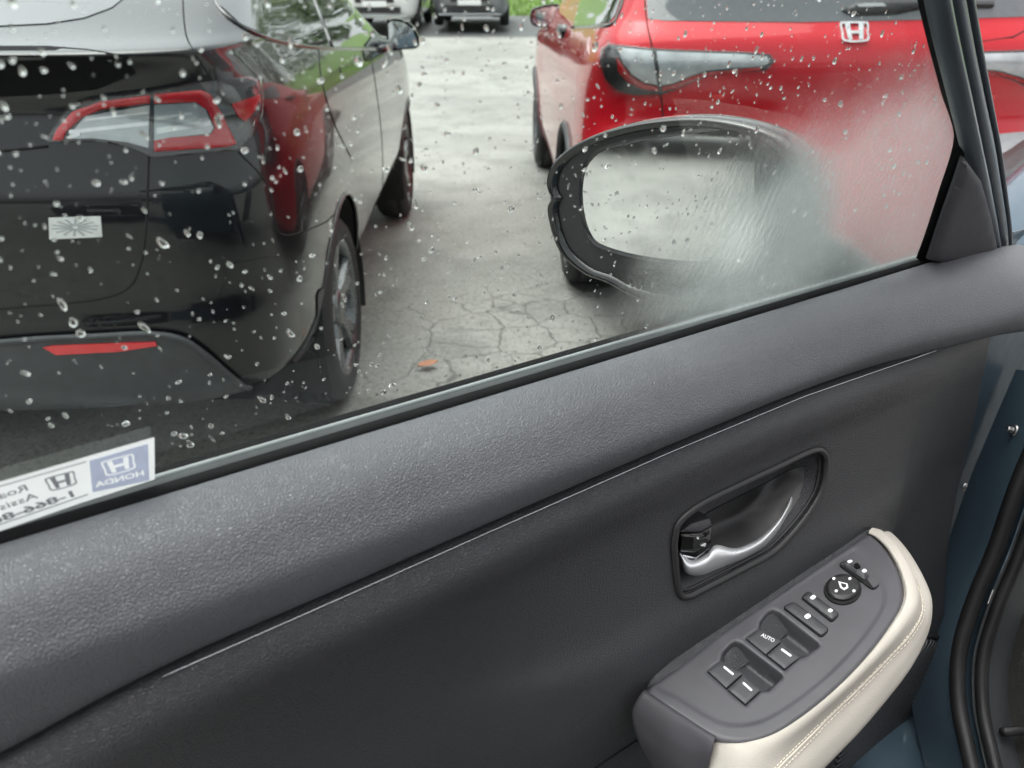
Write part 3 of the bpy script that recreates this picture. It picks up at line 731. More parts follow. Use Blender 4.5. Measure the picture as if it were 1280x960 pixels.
p = WORLD.on(590, 25, (0, 18.6, 0), (0, 1, 0))
far_car(p.x * 1.0 - .05, 18.6 + 3.6, M['grey_paint'], 'silver grey car facing the lot on the far side, before the grass bank')
p = WORLD.on(478, 20, (0, 18.0, 0), (0, 1, 0))
far_car(p.x - .15, 18.0 + 3.6, M['white_paint'], 'white car parked on the far side, half hidden by the black car mirror')

# ================================================================ OPEN DOOR (own coordinates: x rearward along the belt, y into the cabin, z up from the belt line)
_vp = ray(2311, HORIZON); AZ = math.atan2(_vp.y, _vp.x)
_r = ray(1155, 320); OD = CAM + _r * (.26 / -_r.z)
FD = Frame(OD, (-math.cos(AZ), -math.sin(AZ), 0), (math.sin(AZ), -math.cos(AZ), 0))
door = FD.empty('car_door', 'open front door of a blue-grey car with dark trim and beige armrest, seen from inside', 'car door')
LEAN = .30
def gl(px, py, n0=0.0): return FD.on(px, py, (0, n0, 0), (0, 1, -LEAN))       # a point on the leaning glass plane
GN = Vector((0, 1, -LEAN)).normalized()
def gp(s, z, n0=0.0): return Vector((s, n0 + LEAN * z, z))
# seam height along the door
SEAM = sorted([(lambda q: (q.x, q.z))(FD.y(px, py, .060)) for (px, py) in ((0, 945), (100, 890), (200, 835), (400, 748), (600, 660), (830, 560), (1000, 490), (1170, 432))])
SEAM = [(-.30, -.085), (-.12, -.078)] + SEAM + [(1.0, -.115), (1.2, -.13)]
sx_, sz_ = [a for a, b in SEAM], [b for a, b in SEAM]
def zs(s): return float(np.interp(s, sx_, sz_))
ST = [-.17, -.13, -.09, -.04, .02, .08, .16, .27, .40, .52, .62, .71, .78, .83, .88, .95, 1.05, 1.2]
def lerp(s, a, b, va, vb): t = min(1, max(0, (s - a) / (b - a))); return va + (vb - va) * t
# --- upper trim: soft padded roll below the window
rows = [[] for _ in range(9)]
for s in ST:
    z = zs(s); w = lerp(s, .14, -.10, 1.0, 1.42); tk = lerp(s, .15, -.08, 0, 1); dz = lerp(s, -.06, -.17, 0, -.012)
    prof = [(.0125, -.016), (.013, -.003), (.020, .0005), (.034 * w, -.001), (.052 * w, -.010), (.065 * w, -.026), (.0725 * w, -.043 - .003 * tk), (.0675 * w, z * .87), (.060 * w - .003, z - .0005)]
    for k, (n, zz) in enumerate(prof): rows[k].append((s, n, zz + dz))
up = loft('upper_trim', rows, 8, 6, M['trim_upper'], door, .002)
# front end cap of the roll
cap = [r[0] for r in rows]; V = [Vector(p) for p in cr(cap, 5)]; cc = sum(V, Vector()) / len(V); n_ = len(V)
mk('trim_end', [tuple(v) for v in V] + [tuple(v + Vector((-.012, 0, 0)) + (cc - v) * .35) for v in V] + [tuple(cc + Vector((-.014, 0, 0)))], grid_faces(2, n_) + [(n_ + k, n_ + k + 1, 2 * n_) for k in range(n_ - 1)], M['trim_upper'], up)
# --- lower trim with handle recess
rows = [[] for _ in range(13)]
for s in ST:
    z = zs(s); b = lerp(s, .02, .25, .25, 1); e = lerp(s, .0, -.17, 0, 1)
    w = lerp(s, -.10, .16, 0, 1) * lerp(s, .50, .68, 1, 0); w = w * w * (3 - 2 * w)
    prof = [(.052, z - .0004), (.063 - .006 * e, z - .003), (.069 + .005 * b - .01 * e, z - .014), (.071 + .005 * b - .012 * e, z - .030), (.069 - .012 * e + .004 * w, z - .055), (.061 - .012 * e + .016 * w, z - .09), (.055 - .010 * e + .032 * w, z - .135), (.053 - .008 * e + .047 * w, -.240), (.053 - .008 * e + .050 * w, -.29), (.060 + .03 * w, -.36), (.078 + .01 * w, -.46), (.10, -.60), (.10, -.95)]
    for k, (n, zz) in enumerate(prof):
        if s < .1:
            E_ = sorted([(lambda q: (q.z, q.x))(FD.y(px, py, n)) for px, py in ((1252, 360), (1240, 417), (1220, 513), (1205, 580), (1187, 662), (1182, 700), (1180, 800), (1178, 900), (1176, 1000))])
            sf = float(np.interp(zz, [a for a, b in E_], [b for a, b in E_])); s2_ = sf + (s + .17) / .27 * (.1 - sf)
        else: s2_ = s
        rows[k].append((s2_, n, zz))
G = surf(rows, 22, 14); r_, c_, _ = G.shape; P = G.reshape(-1, 3)
HB = [(842, 690), (843, 668), (850, 650), (877, 629), (923, 606), (980, 579), (1015, 563), (1028, 565), (1032, 579), (1026, 613), (1003, 650), (969, 687), (935, 707), (877, 737), (859, 745), (848, 738)]
HB = [tuple(p) for p in cr(HB, 4, True)]
ll0 = bvh_lift(FD, BVHTree.FromPolygons([Vector(p) for p in P], grid_faces(r_, c_)))
HBQ = [ll0(px, py)[0] for px, py in HB]; HBL = [(q.x, q.z) for q in HBQ]
dd, ii = seg_dist(P[:, [0, 2]], HBL)
f_ = np.clip(dd / .020, 0, 1); P[:, 1] -= np.where(ii, .034 * f_ * f_ * (3 - 2 * f_) + .003, 0)
low = mk('lower_trim', P, grid_faces(r_, c_), M['trim_lower'], door); low.modifiers.new('solid', 'SOLIDIFY').thickness = .002; low.modifiers['solid'].offset = -1
fixn(low)
lb = bvh_of(low); ll = bvh_lift(FD, lb); ul = bvh_lift(FD, bvh_of(up))
# thin bright accent in the seam
tube('seam_accent', [Vector((p[0], .0648, p[1] - .0024)) for p in [(s, zs(s)) for s in np.linspace(.05, .804, 60)]], .0005, M['satin_chrome'], door, 6)
# --- belt seals and glass
def strip(name, n0, n1, z0, z1, mat, s0=-.02, s1=1.2, k=30):
    V = []; 
    for i in range(k + 1):
        s = s0 + (s1 - s0) * i / k
        V += [(s, n0, z0), (s, n0, z1 - .002), (s, n0 + (n1 - n0) * .3, z1), (s, n0 + (n1 - n0) * .7, z1), (s, n1, z1 - .002), (s, n1, z0)]
    return mk(name, V, grid_faces(k + 1, 6), mat, door)
strip('inner_belt_seal', .0012, .0125, -.02, .0005, M['belt_rubber'])
strip('outer_belt_moulding', -.022, -.0065, -.02, -.0015, M['belt_rubber'])
strip('outer_seal_lip', -.0062, -.0045, -.02, .0015, M['plastic_grey'])
front = [gl(px, py) for px, py in ((1168, 330), (1172, 306), (1184, 250), (1203, 184), (1192, 140), (1178, 70), (1166, 10))]
fs = [(q.x, q.z) for q in front]
top_s = fs[-1][0] + (.62 - fs[-1][1]) * (fs[-1][0] - fs[-2][0]) / (fs[-1][1] - fs[-2][1])
outl = [(fs[0][0], -.03)] + fs + [(top_s, .62), (1.2, .62), (1.2, -.03)]
V = [gp(s, z) for s, z in outl] + [gp(s, z, -.004) for s, z in outl]; n_ = len(outl)
pane = mk('window_glass', V, [tuple(range(n_)), tuple(range(2 * n_ - 1, n_ - 1, -1))] + [(k, n_ + k, n_ + (k + 1) % n_, (k + 1) % n_) for k in range(n_)], M['glass'], door, False)
fixn(pane)
# --- front sash: run channel rubber, dark painted frame with steps, corner panel
def ribbon(name, A, B_, mat, th=.006, n=6, parent=None, bulge=0.0, tha=.004):
    A = cr(A, n); B_ = cr(B_, n); V = []; m = len(A)
    for i in range(m):
        a, b = Vector(A[i]), Vector(B_[i])
        V += [a - GN * tha, a, a * .75 + b * .25 + GN * bulge * .8, (a + b) / 2 + GN * bulge, a * .25 + b * .75 + GN * bulge * .8, b, b - GN * th]
    return mk(name, V, grid_faces(m, 7), mat, parent or door)
def R_(pts, n0): return [gl(px, py, n0) for px, py in pts]
ribbon('glass_run_rubber', R_([(1128, -160), (1142, -80), (1156, 0), (1168, 60), (1182, 120), (1197, 174), (1178, 240), (1160, 295), (1149, 325)], .006), R_([(1136, -160), (1150, -80), (1163, 0), (1176, 60), (1191, 120), (1207, 182), (1194, 240), (1182, 290), (1176, 335)], .012), M['belt_rubber'], .012, 6, None, .002)
sash = ribbon('window_frame', R_([(1132, -160), (1147, -80), (1160, 0), (1173, 60), (1188, 120), (1203, 182), (1216, 240), (1232, 290), (1246, 340)], .012), R_([(1162, -160), (1177, -80), (1190, 0), (1202, 60), (1215, 120), (1228, 182), (1240, 240), (1249, 290), (1256, 340)], .020), M['dark_sash'], .03, 6, None, .004)
ribbon('frame_flange', R_([(1163, -160), (1178, -80), (1191, 0), (1203, 60), (1216, 120), (1229, 182), (1241, 240), (1250, 290), (1257, 340)], .010), R_([(1178, -160), (1194, -80), (1208, 0), (1219, 60), (1231, 120), (1244, 182), (1253, 240), (1260, 290), (1262, 340)], .008), M['dark_sash'], .02, 6, sash, .003)
ribbon('frame_edge', R_([(1180, -160), (1196, -80), (1210, 0), (1221, 60), (1233, 120), (1246, 182), (1255, 240), (1261, 290), (1263, 340)], .004), R_([(1188, -160), (1204, -80), (1218, 0), (1228, 60), (1239, 120), (1250, 182), (1258, 240), (1264, 290), (1264, 340)], .002), M['dark_sash'], .02, 6, sash, .003)
SP = [(1204, 196), (1194, 226), (1181, 262), (1169, 297), (1160, 324), (1190, 332), (1216, 337), (1236, 334), (1245, 328), (1246, 306), (1238, 268), (1226, 226)]
sp_l = plane_lift(FD, (0, .022, 0), (0, 1, -LEAN))
patch('corner_panel', SP, sp_l, M['sail'], door, 6, 0, .003, .004, 14)
# --- inside handle
tube('handle_bezel', [q + Vector((0, .0005, 0)) for q in HBQ], .0034, M['satin_black'], door, 8, True)
HB2 = [((x - 940) * .965 + 940, (y - 655) * .95 + 655) for x, y in HB]
tube('handle_bezel', [ll0(px, py)[0] + Vector((0, -.004, 0)) for px, py in HB2], .0016, M['satin_black'], door, 6, True)
BOWL = [(866, 672), (872, 650), (900, 632), (950, 607), (1000, 583), (1006, 592), (1002, 612), (988, 640), (965, 665), (930, 688), (900, 690), (880, 690)]
def bowl_lift(px, py):
    return FD.y(px, py, .026), Vector((0, 1, 0))
patch('handle_bowl', BOWL, ll, M['satin_black'], door, 5, .0012, .002, 0, None, 3)
LVO = [(850, 694), (857, 716), (876, 720), (897, 713), (930, 699), (958, 682), (978, 656), (989, 633), (991, 621)]
LVI = [(850, 691), (865, 700), (883, 692), (895, 681), (919, 685), (944, 675), (966, 656), (979, 638), (988, 621)]
lrows = []
for f, h in ((0, -.004), (.02, .002), (.18, .0085), (.5, .012), (.82, .0085), (.98, .002), (1, -.004)):
    lrows.append([FD.y(a[0] + (b[0] - a[0]) * f, a[1] + (b[1] - a[1]) * f, ll0(*a)[0].y - .009 + h * (1 if 0 < i < 8 else .6)) for i, (a, b) in enumerate(zip(LVO, LVI))])
lever = loft('handle_lever', lrows, 8, 4, M['lever_chrome'], door)
LKN = ll0(868, 680)[0].y - .009 + .05 * ll0(868, 680)[0].z
LK = [(851, 668), (875, 667), (890, 658), (889, 678), (869, 691), (851, 690)]
lk = patch('lock_tab', LK, plane_lift(FD, (0, LKN, 0), (0, 1, .05)), M['gloss_black'], door, 3, 0, .022, .002)
patch('lock_tab_top', [(851, 665), (864, 655), (887, 648), (890, 657), (875, 665.5)], plane_lift(FD, (0, LKN - .002, 0), (0, 1, .05)), M['switch_key'], lk, 3, 0, .016, .002)
patch('lock_mark', [(876, 682), (882, 679), (881, 683)], plane_lift(FD, (0, LKN + .0025, 0), (0, 1, .05)), M['mark_white'], lk, 2, .0006, .001)
patch('lock_mark', [(871, 671.5), (873, 671.5), (873, 673.5), (871, 673.5)], plane_lift(FD, (0, LKN + .0025, 0), (0, 1, .05)), M['mark_white'], lk, 2, .0006, .001)
patch('lock_slot', [(852, 672), (867, 672), (866, 686), (852, 687)], plane_lift(FD, (0, LKN + .0025, 0), (0, 1, .05)), M['belt_rubber'], lk, 3, .0004, .001)
tube('lock_edge', [FD.on(px, py, (0, LKN + .001, 0), (0, 1, .05)) for px, py in ((851, 694), (869, 698), (888, 684))], .0012, M['chrome'], lk, 6)

# --- armrest: switch plate on a plane that falls gently to the rear
PN = Vector((.095, 0.06, 1)).normalized(); PP = Vector((.15, .12, -.238))
pl = plane_lift(FD, PP, PN)
def onp(px, py, dz=0.0): return FD.on(px, py, PP + Vector((0, 0, dz)), PN)
PLATE = [(805, 866), (850, 830), (900, 791), (960, 750), (1020, 709), (1070, 675), (1086, 666), (1098, 674), (1113, 692), (1127, 720), (1130, 750), (1113, 783), (1080, 826), (1040, 866), (1000, 898), (965, 920), (930, 929), (900, 925), (872, 911), (840, 890)]
PLATE = [tuple(p) for p in cr(PLATE, 3, True)]
WA = [(883, 838), (900, 825), (902, 815), (913, 803), (921, 799), (927, 802), (977, 840), (980, 845), (962, 863), (952, 864), (932, 882), (908, 861)]
WB = [(931, 797), (948, 785), (949, 776), (960, 763), (967, 760), (974, 763), (1023, 801), (1026, 806), (1008, 820), (1000, 822), (981, 838), (956, 818)]
DA = [(903, 822), (906, 812), (915, 804), (921, 801), (927, 804), (976, 841), (978, 845), (961, 860), (951, 862), (929, 842)]
DB = [(950, 783), (952, 774), (961, 765), (967, 762), (974, 765), (1021, 802), (1024, 806), (1007, 818), (999, 820), (976, 801)]
def plate_mesh():
    step = 2.6; m = len(PLATE); Q = []
    for i in range(m):
        a, b = PLATE[i], PLATE[(i + 1) % m]; L = math.hypot(b[0] - a[0], b[1] - a[1]); k = max(1, int(L / step))
        Q += [(a[0] + (b[0] - a[0]) * q / k, a[1] + (b[1] - a[1]) * q / k) for q in range(k)]
    nb = len(Q); outline = list(Q)
    I = np.array([(x, y) for x in np.arange(800, 1136, step) for y in np.arange(662, 934, step)]); d, ins = seg_dist(I, outline)
    ok = ins & (d > 1); ext = []
    def inset(poly, k):
        m_ = len(poly); ar = sum(poly[i][0] * poly[(i + 1) % m_][1] - poly[(i + 1) % m_][0] * poly[i][1] for i in range(m_)); sg = 1 if ar > 0 else -1; o = []
        for i in range(m_):
            a_, b_, c_ = Vector(poly[i - 1]), Vector(poly[i]), Vector(poly[(i + 1) % m_]); e1, e2 = (b_ - a_).normalized(), (c_ - b_).normalized()
            n1, n2 = Vector((-e1.y, e1.x)) * sg, Vector((-e2.y, e2.x)) * sg; o.append(tuple(b_ + (n1 + n2) * k / (1 + n1.dot(n2))))
        return o
    for W_ in (WA, WB, DA, DB):
        dI, _i = seg_dist(I, W_); ok &= dI > 3.2
        for k_ in (-.4, .6, 1.8, 3.0):
            w_ = inset(W_, k_); m_ = len(w_)
            for i in range(m_):
                a_, b_ = w_[i], w_[(i + 1) % m_]; L = math.hypot(b_[0] - a_[0], b_[1] - a_[1]); kk = max(1, int(L / 1.6)); ext += [(a_[0] + (b_[0] - a_[0]) * q / kk, a_[1] + (b_[1] - a_[1]) * q / kk) for q in range(kk)]
    for W_ in (DA, DB):
        dI, iI = seg_dist(I, W_); ok &= ~iI
        J = np.array([(x, y) for x in np.arange(880, 1030, 1.5) for y in np.arange(755, 870, 1.5)]); dJ, iJ = seg_dist(J, W_); ext += [tuple(p) for p in J[iJ & (dJ > 3.6)]]
    pts = Q + [tuple(p) for p in I[ok]] + ext
    V2, E2, F2, *_ = delaunay_2d_cdt([Vector(p) for p in pts], [(i, (i + 1) % nb) for i in range(nb)], [], 1, 1e-6)
    A = np.array([tuple(v) for v in V2]); d, _ = seg_dist(A, outline); h = np.zeros(len(A))
    h -= .003 * np.clip(1 - d / 6, 0, 1) ** 2                                   # rounded rim
    inner = [((x - 975) * .90 + 968, (y - 800) * .86 + 798) for x, y in PLATE]; di, ii_ = seg_dist(A, inner)
    h -= np.where(ii_, .0012 * np.clip(di / 5, 0, 1), 0)                        # shallow inner field
    for W, D in ((WA, DA), (WB, DB)):
        dw, iw = seg_dist(A, W); h -= np.where(iw, .0030 * np.clip(dw / 2.5, 0, 1), 0)
        q0 = np.array(D[5 if W is WA else 5]); 
        ds, is_ = seg_dist(A, D)
        # scoop: deepest toward the front right, ramping up to the keys
        e0, e1 = np.array(D[0]), np.array(D[-1]); nn = np.array([-(e1 - e0)[1], (e1 - e0)[0]]); nn = nn / np.linalg.norm(nn)
        if (q0 - e0) @ nn < 0: nn = -nn
        prog = np.clip(((A - e0) @ nn) / 34, 0, 1)
        h -= np.where(is_, (.004 + .013 * prog) * np.clip(ds / 4.5, 0, 1) ** .7, 0)
    near = np.zeros(len(A), bool)
    for W in (WA, WB):
        dw, iw = seg_dist(A, W); near |= iw & (dw > .8)
    nb_ = [[] for _ in A]
    for f in F2:
        for i in range(3): nb_[f[i]].append(f[(i + 1) % 3]); nb_[f[(i + 1) % 3]].append(f[i])
    for _ in range(6):
        h2 = h.copy()
        for i in np.nonzero(near)[0]: h2[i] = .4 * h[i] + .6 * np.mean(h[nb_[i]])
        h = h2
    V = []
    for (x, y), hh in zip(A, h):
        p, n = pl(x, y); V.append(p + n * hh)
    cnt = {}; Fc = [tuple(f) for f in F2]
    for f in Fc:
        for i in range(3): cnt[(f[i], f[(i + 1) % 3])] = 1
    mp = {}
    for (a, b) in list(cnt):
        if (b, a) not in cnt:
            for q in (a, b):
                if q not in mp: mp[q] = len(V); V.append(V[q] - PN * .012)
            Fc.append((b, a, mp[a], mp[b]))
    o = sharp(fixn(mk('switch_plate', V, Fc, M['switch_plate'], door)), 85); o.data.materials.append(M['switch_key'])
    cen = np.array([(A[list(f)].mean(0)) if max(f) < len(A) else (0, 0) for f in Fc])
    fl = np.zeros(len(Fc), int)
    for W_ in (WA, WB): fl |= seg_dist(cen, W_)[1].astype(int)
    if len(o.data.polygons) == len(fl): o.data.polygons.foreach_set('material_index', fl)
    return o
plate = plate_mesh()
def key(name, poly, off, mark=None, mat='switch_key', thick=.006, puff=.0008, rad=4, par=None):
    k = patch(name, poly, pl, M[mat], par or plate, 3, off, thick, puff, rad)
    for mk_ in (mark or []): patch('switch_mark', mk_, pl, M['mark_white'], k, 1.5, off + puff + .0003, .0006)
    return k
def bar(a, b, w):
    a, b = Vector(a), Vector(b); t = (b - a).normalized(); n = Vector((-t.y, t.x)) * w
    return [tuple(a - n), tuple(a - n * .6 - t * w * .6), tuple(a + n * .6 - t * w * .6), tuple(a + n), tuple(b + n), tuple(b + n * .6 + t * w * .6), tuple(b - n * .6 + t * w * .6), tuple(b - n)]
key('window_switch', [(885, 839), (901, 827), (928, 842), (908, 860)], .0005, [bar((905, 835), (916, 844), 1.3)])
key('window_switch', [(929, 844), (950, 863), (932, 880), (910, 862)], .0005, [bar((929, 855), (939, 864), 1.3)])
kb = key('window_switch', [(933, 798), (949, 787), (976, 802), (957, 818)], .0005)
key('window_switch', [(977, 804), (999, 822), (981, 836), (959, 819)], .0005, [bar((977, 813), (988, 821), 1.3)])
# AUTO lettering, laid along the key
V, Fc = text_mesh('AUTO', 1.0, .02)
a0 = onp(950.5, 796.5); a1 = onp(966.5, 804.5); tx = (a1 - a0); wtx = tx.length; tx.normalize(); ty = PN.cross(tx); sc_ = wtx / max(v.x for v in V)
mk('switch_lettering', [a0 + tx * v.x * sc_ + ty * v.y * sc_ * 1.35 + PN * .0018 for v in V], Fc, M['mark_white'], kb, False)
def rrect(a, b, c, d, n=4, r=.22):
    out = []
    P4 = [Vector(p) for p in (a, b, c, d)]
    for i in range(4):
        p, pr, nx = P4[i], P4[i - 1], P4[(i + 1) % 4]; e1 = (pr - p); e2 = (nx - p); m = min(e1.length, e2.length) * r * 1.5
        s, e = p + e1.normalized() * m, p + e2.normalized() * m
        for k in range(n + 1):
            t = k / n; out.append(tuple(s * (1 - t) ** 2 + p * 2 * t * (1 - t) + e * t * t))
    return out
patch('switch_gap', rrect((978, 759), (992, 752), (1037, 787), (1027, 797)), pl, M['seam'], plate, 3, .0006, .003)
key('window_lock_switch', rrect((980, 759.5), (992, 753.5), (1035, 787), (1027, 795)), .0010, [rrect((1004, 772), (1010, 768), (1014, 772), (1008, 776), 2)])
patch('switch_gap', rrect((1001, 747), (1010, 739), (1050, 768), (1040, 778)), pl, M['seam'], plate, 3, .0006, .003)
key('door_lock_switch', rrect((1003, 747.5), (1010.5, 741), (1048, 768), (1040, 775.5)), .0012, [rrect((1011, 750), (1016, 746), (1020, 749), (1015, 753), 2), rrect((1033, 766), (1037, 763), (1041, 766), (1037, 769), 2)], puff=.002, rad=6)
def ring_px(cx, cy, rx, ry, n=28): return [(cx + rx * math.cos(2 * math.pi * k / n), cy + ry * math.sin(2 * math.pi * k / n)) for k in range(n)]
patch('dial_well', ring_px(1053.5, 737, 23.5, 18.5), pl, M['seam'], plate, 3, .0006, .003)
dial = patch('mirror_dial', ring_px(1053, 736, 20.5, 16), pl, M['satin_black'], plate, 2.5, .003, .008, .0015, 3)
for q in ((1041, 727.5), (1061, 727.5), (1044, 743), (1066, 743)):
    patch('dial_mark', ring_px(q[0], q[1], 2.0, 1.7, 10), pl, M['mark_white'], dial, 1.5, .0052, .001)
patch('dial_mark', [(1046.5, 731), (1058, 734), (1059, 739), (1054, 742), (1049, 739)], pl, M['mark_white'], dial, 1.5, .0052, .001)
patch('dial_mark', [(1049.5, 733.5), (1056, 735), (1056.5, 738), (1053.5, 739.5), (1051, 738)], pl, M['satin_black'], dial, 1.5, .0055, .001)
patch('slider_slot', rrect((1048, 706), (1056, 700), (1101, 730), (1092, 738), 4, .3), pl, M['seam'], plate, 3, .0005, .003)
patch('slider_track', rrect((1082, 722), (1088, 718.5), (1099.5, 729.5), (1092, 736), 4, .2), pl, M['switch_plate'], plate, 3, .0009, .002)
sl = key('mirror_slider', rrect((1050, 706), (1056, 701.5), (1087, 721.5), (1081, 727), 4, .3), .002, [rrect((1057, 706), (1062, 704), (1065, 706), (1060, 709), 2), rrect((1075, 718), (1079, 715), (1083, 718), (1079, 721), 2)], puff=.003, rad=5)
patch('slider_grip', rrect((1065, 711), (1070, 708), (1075, 714), (1069, 716), 2), pl, M['belt_rubber'], sl, 2, .006, .002)
# --- beige padded side of the armrest
r0 = [(1085, 667), (1096, 673), (1112, 690), (1127, 720), (1130.5, 750), (1113.5, 783), (1080, 826.5), (1040, 866.5), (1000, 898.5), (962, 921), (925, 930), (896, 926), (872, 912)]
r2 = [(1088, 663.5), (1103, 667), (1125, 690), (1146, 728), (1153, 763), (1138, 793), (1106, 828), (1070, 864), (1036, 897), (1005, 928), (975, 958), (945, 990), (910, 1025)]
r3 = [(1090, 663), (1108, 665), (1134, 694), (1157, 738), (1160.5, 768), (1154, 799), (1136, 836), (1106, 876), (1074, 914), (1043, 946), (1010, 980), (976, 1015), (935, 1055)]
R0 = [onp(x, y, -.001) for x, y in r0]; R2 = [onp(x, y, -.022) for x, y in r2]; R3 = [onp(x, y, -.060) for x, y in r3]
Ra = [onp(x, y, -.012) + Vector((0, -.006, 0)) for x, y in r0]
R1 = [(a + b) / 2 + Vector((0, .002, .0075)) for a, b in zip(R0, R2)]
Rm = [(a * .45 + b * .55) + Vector((0, .004, .004)) for a, b in zip(R2, R3)]
for L_ in (R0, R2, R3, Ra, R1, Rm):
    L_[-1] = L_[-1] + Vector((0, -.006, -.026)); L_[-2] = L_[-2] + Vector((0, -.001, -.004))
R4 = [p + Vector((.0, -.030, -.028)) for p in R3]; R5 = [p + Vector((0, -.10, -.045)) for p in R3]
arm = loft('armrest_pad', [Ra, R0, [a * .8 + b * .2 + Vector((0, 0, .003)) for a, b in zip(R0, R1)], R1, R2, Rm, R3, R4, R5], 6, 5, M['beige'], door)
al = bvh_lift(FD, bvh_of(fixn(arm)))
ST1 = r2[3:]
P1 = [al(*p) for p in cr(ST1, 8)]
tube('armrest_seam', [p + n * -.0004 for p, n in P1], .0012, M['thread'], arm, 6)
for k in range(0, len(P1) - 1):      # stitches either side of the seam
    p, n = P1[k]; q = P1[k + 1][0]; t = (q - p); L = t.length; t.normalize(); sd_ = n.cross(t).normalized()
    m = max(1, int(L / .0042))
    for j in range(m):
        for sg in (-1, 1):
            a = p + t * (L * (j + .15) / m) + sd_ * sg * .0030 + n * .0008; b = p + t * (L * (j + .75) / m) + sd_ * sg * .0030 + n * .0008
            STI = globals().setdefault('STI', []); STI.append((a, b))
V = []; Fc = []
for a, b in STI:
    t = (b - a).normalized(); u = t.orthogonal().normalized(); w = t.cross(u); i = len(V)
    for p in (a, b):
        for k in range(4): V.append(p + (u * math.cos(k * 1.571) + w * math.sin(k * 1.571)) * .0005)
    Fc += [(i + k, i + (k + 1) % 4, i + 4 + (k + 1) % 4, i + 4 + k) for k in range(4)]
tag(mk('stitching', V, Fc, M['thread'], arm), kind='stuff')
# --- rear end of the armrest: grey grip that drops to the pocket
g0 = [onp(x, y, .0012) for x, y in ((804, 866), (822, 878), (845, 893.5), (868, 909), (887, 921), (893, 924.5))]
g1 = [onp(x, y, -.003) for x, y in ((797, 876), (815, 889), (840, 907), (866, 922), (884, 933), (891, 937))]
g2 = [onp(x, y, -.016) for x, y in ((793, 893), (809, 906), (836, 928), (862, 945), (882, 952), (887, 956))]
g3 = [onp(x, y, -.045) for x, y in ((803, 928), (820, 945), (842, 964), (862, 980), (878, 988), (883, 993))]
g4 = [onp(x, y, -.12) for x, y in ((836, 985), (846, 998), (856, 1015), (870, 1032), (885, 1050), (895, 1060))]
grip = loft('armrest_grip', [[p + Vector((0, -.004, -.012)) for p in g0], g0, g1, g2, g3, g4], 5, 5, M['sail'], door, .003)
# body of the armrest behind pad and plate, meeting the trim
bb = [onp(x, y, dz) for x, y, dz in ((806, 868, -.030), (814, 861, -.010), (836, 842, -.003), (880, 807, -.002), (960, 751, -.002), (1040, 696, -.002), (1084, 667, -.003), (1096, 668, -.012))]
tp = [-1, .0, 1, 1, 1, 1, .8, .4]
loft('armrest_core', [[p + Vector((0, -.034, -.004 * t)) for p, t in zip(bb, tp)], [p + Vector((0, -.022, .003 * t)) for p, t in zip(bb, tp)], [p + Vector((0, -.010, .002 * t)) for p, t in zip(bb, tp)], bb, [p + Vector((0, .03, -.012)) for p in bb]], 4, 4, M['trim_lower'], door)
# --- door pocket and speaker below the armrest
pk = [FD.y(x, y, .09) for x, y in ((1010, 830), (1060, 815), (1110, 806), (1150, 797), (1168, 803), (1177, 830))]
SPK = [(1040, 960), (1062, 905), (1095, 860), (1128, 822), (1148, 800), (1163, 797), (1173, 806), (1176, 836), (1172, 868), (1158, 900), (1135, 940), (1105, 985), (1060, 1040), (1000, 1040)]
def speaker_mat():
    t = NT('speaker_grille'); b = t.b; v = t.obj(); sx = t.n('SeparateXYZ'); t.l(v, sx.inputs[0])
    q = FD.on(1150, 1000, (0, .09, 0), (0, 1, 0))
    dx = t.math('SUBTRACT', sx.outputs[0], q.x); dz = t.math('SUBTRACT', sx.outputs[2], q.z)
    r = t.math('SQRT', t.math('ADD', t.math('MULTIPLY', dx, dx), t.math('MULTIPLY', dz, dz)))
    w = t.math('SINE', t.math('MULTIPLY', r, 2 * math.pi / .0072))
    t.l(t.bump(w, 1.0, .0016), b.inputs['Normal']); t.l(t.mixc(t.ramp(w, -1, .4), (.006, .006, .006), (.075, .075, .08)), b.inputs['Base Color']); b.inputs['Roughness'].default_value = .42
    return t.m
M['speaker'] = speaker_mat()
spk = patch('speaker_grille', SPK, ll, M['speaker'], door, 4, .004, .008, .004, 8, 3)
seamline('speaker_rim', [(1150, 795), (1165, 793), (1178, 806), (1180, 836), (1176, 870), (1161, 903), (1138, 943), (1108, 988)], ll, .0035, M['satin_black'], spk, 5, .003)
seamline('trim_joint', [(640, 1010), (700, 984), (740, 962), (770, 942), (796, 925)], ll, .0012, M['seam'], door, 4)
# --- painted door shell at the hinge end
e0 = [FD.y(x, y, .022) for x, y in ((1240, 392), (1222, 500), (1206, 580), (1188, 662), (1180, 720), (1176, 790), (1168, 860), (1150, 930), (1130, 1000))]
e1 = [FD.y(x, y, -.004) for x, y in ((1300, 392), (1258, 520), (1231, 613), (1207, 705), (1193, 760), (1184, 800), (1178, 862), (1162, 930), (1142, 1000))]
shell_in = [p + Vector((.03, -.004, 0)) for p in e0]
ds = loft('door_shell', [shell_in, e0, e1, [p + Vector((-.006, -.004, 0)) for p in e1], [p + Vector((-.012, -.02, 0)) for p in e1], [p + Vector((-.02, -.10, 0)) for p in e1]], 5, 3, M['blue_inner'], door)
outer = []
for zz, nn in ((-.02, -.026), (-.06, -.045), (-.2, -.075), (-.4, -.085), (-.6, -.075), (-.75, -.05)):
    outer.append([(s, nn, zz) for s in (-.30, -.1, .1, .4, .8, 1.2)])
loft('door_skin', outer, 4, 4, M['blue_paint'], door, .001)
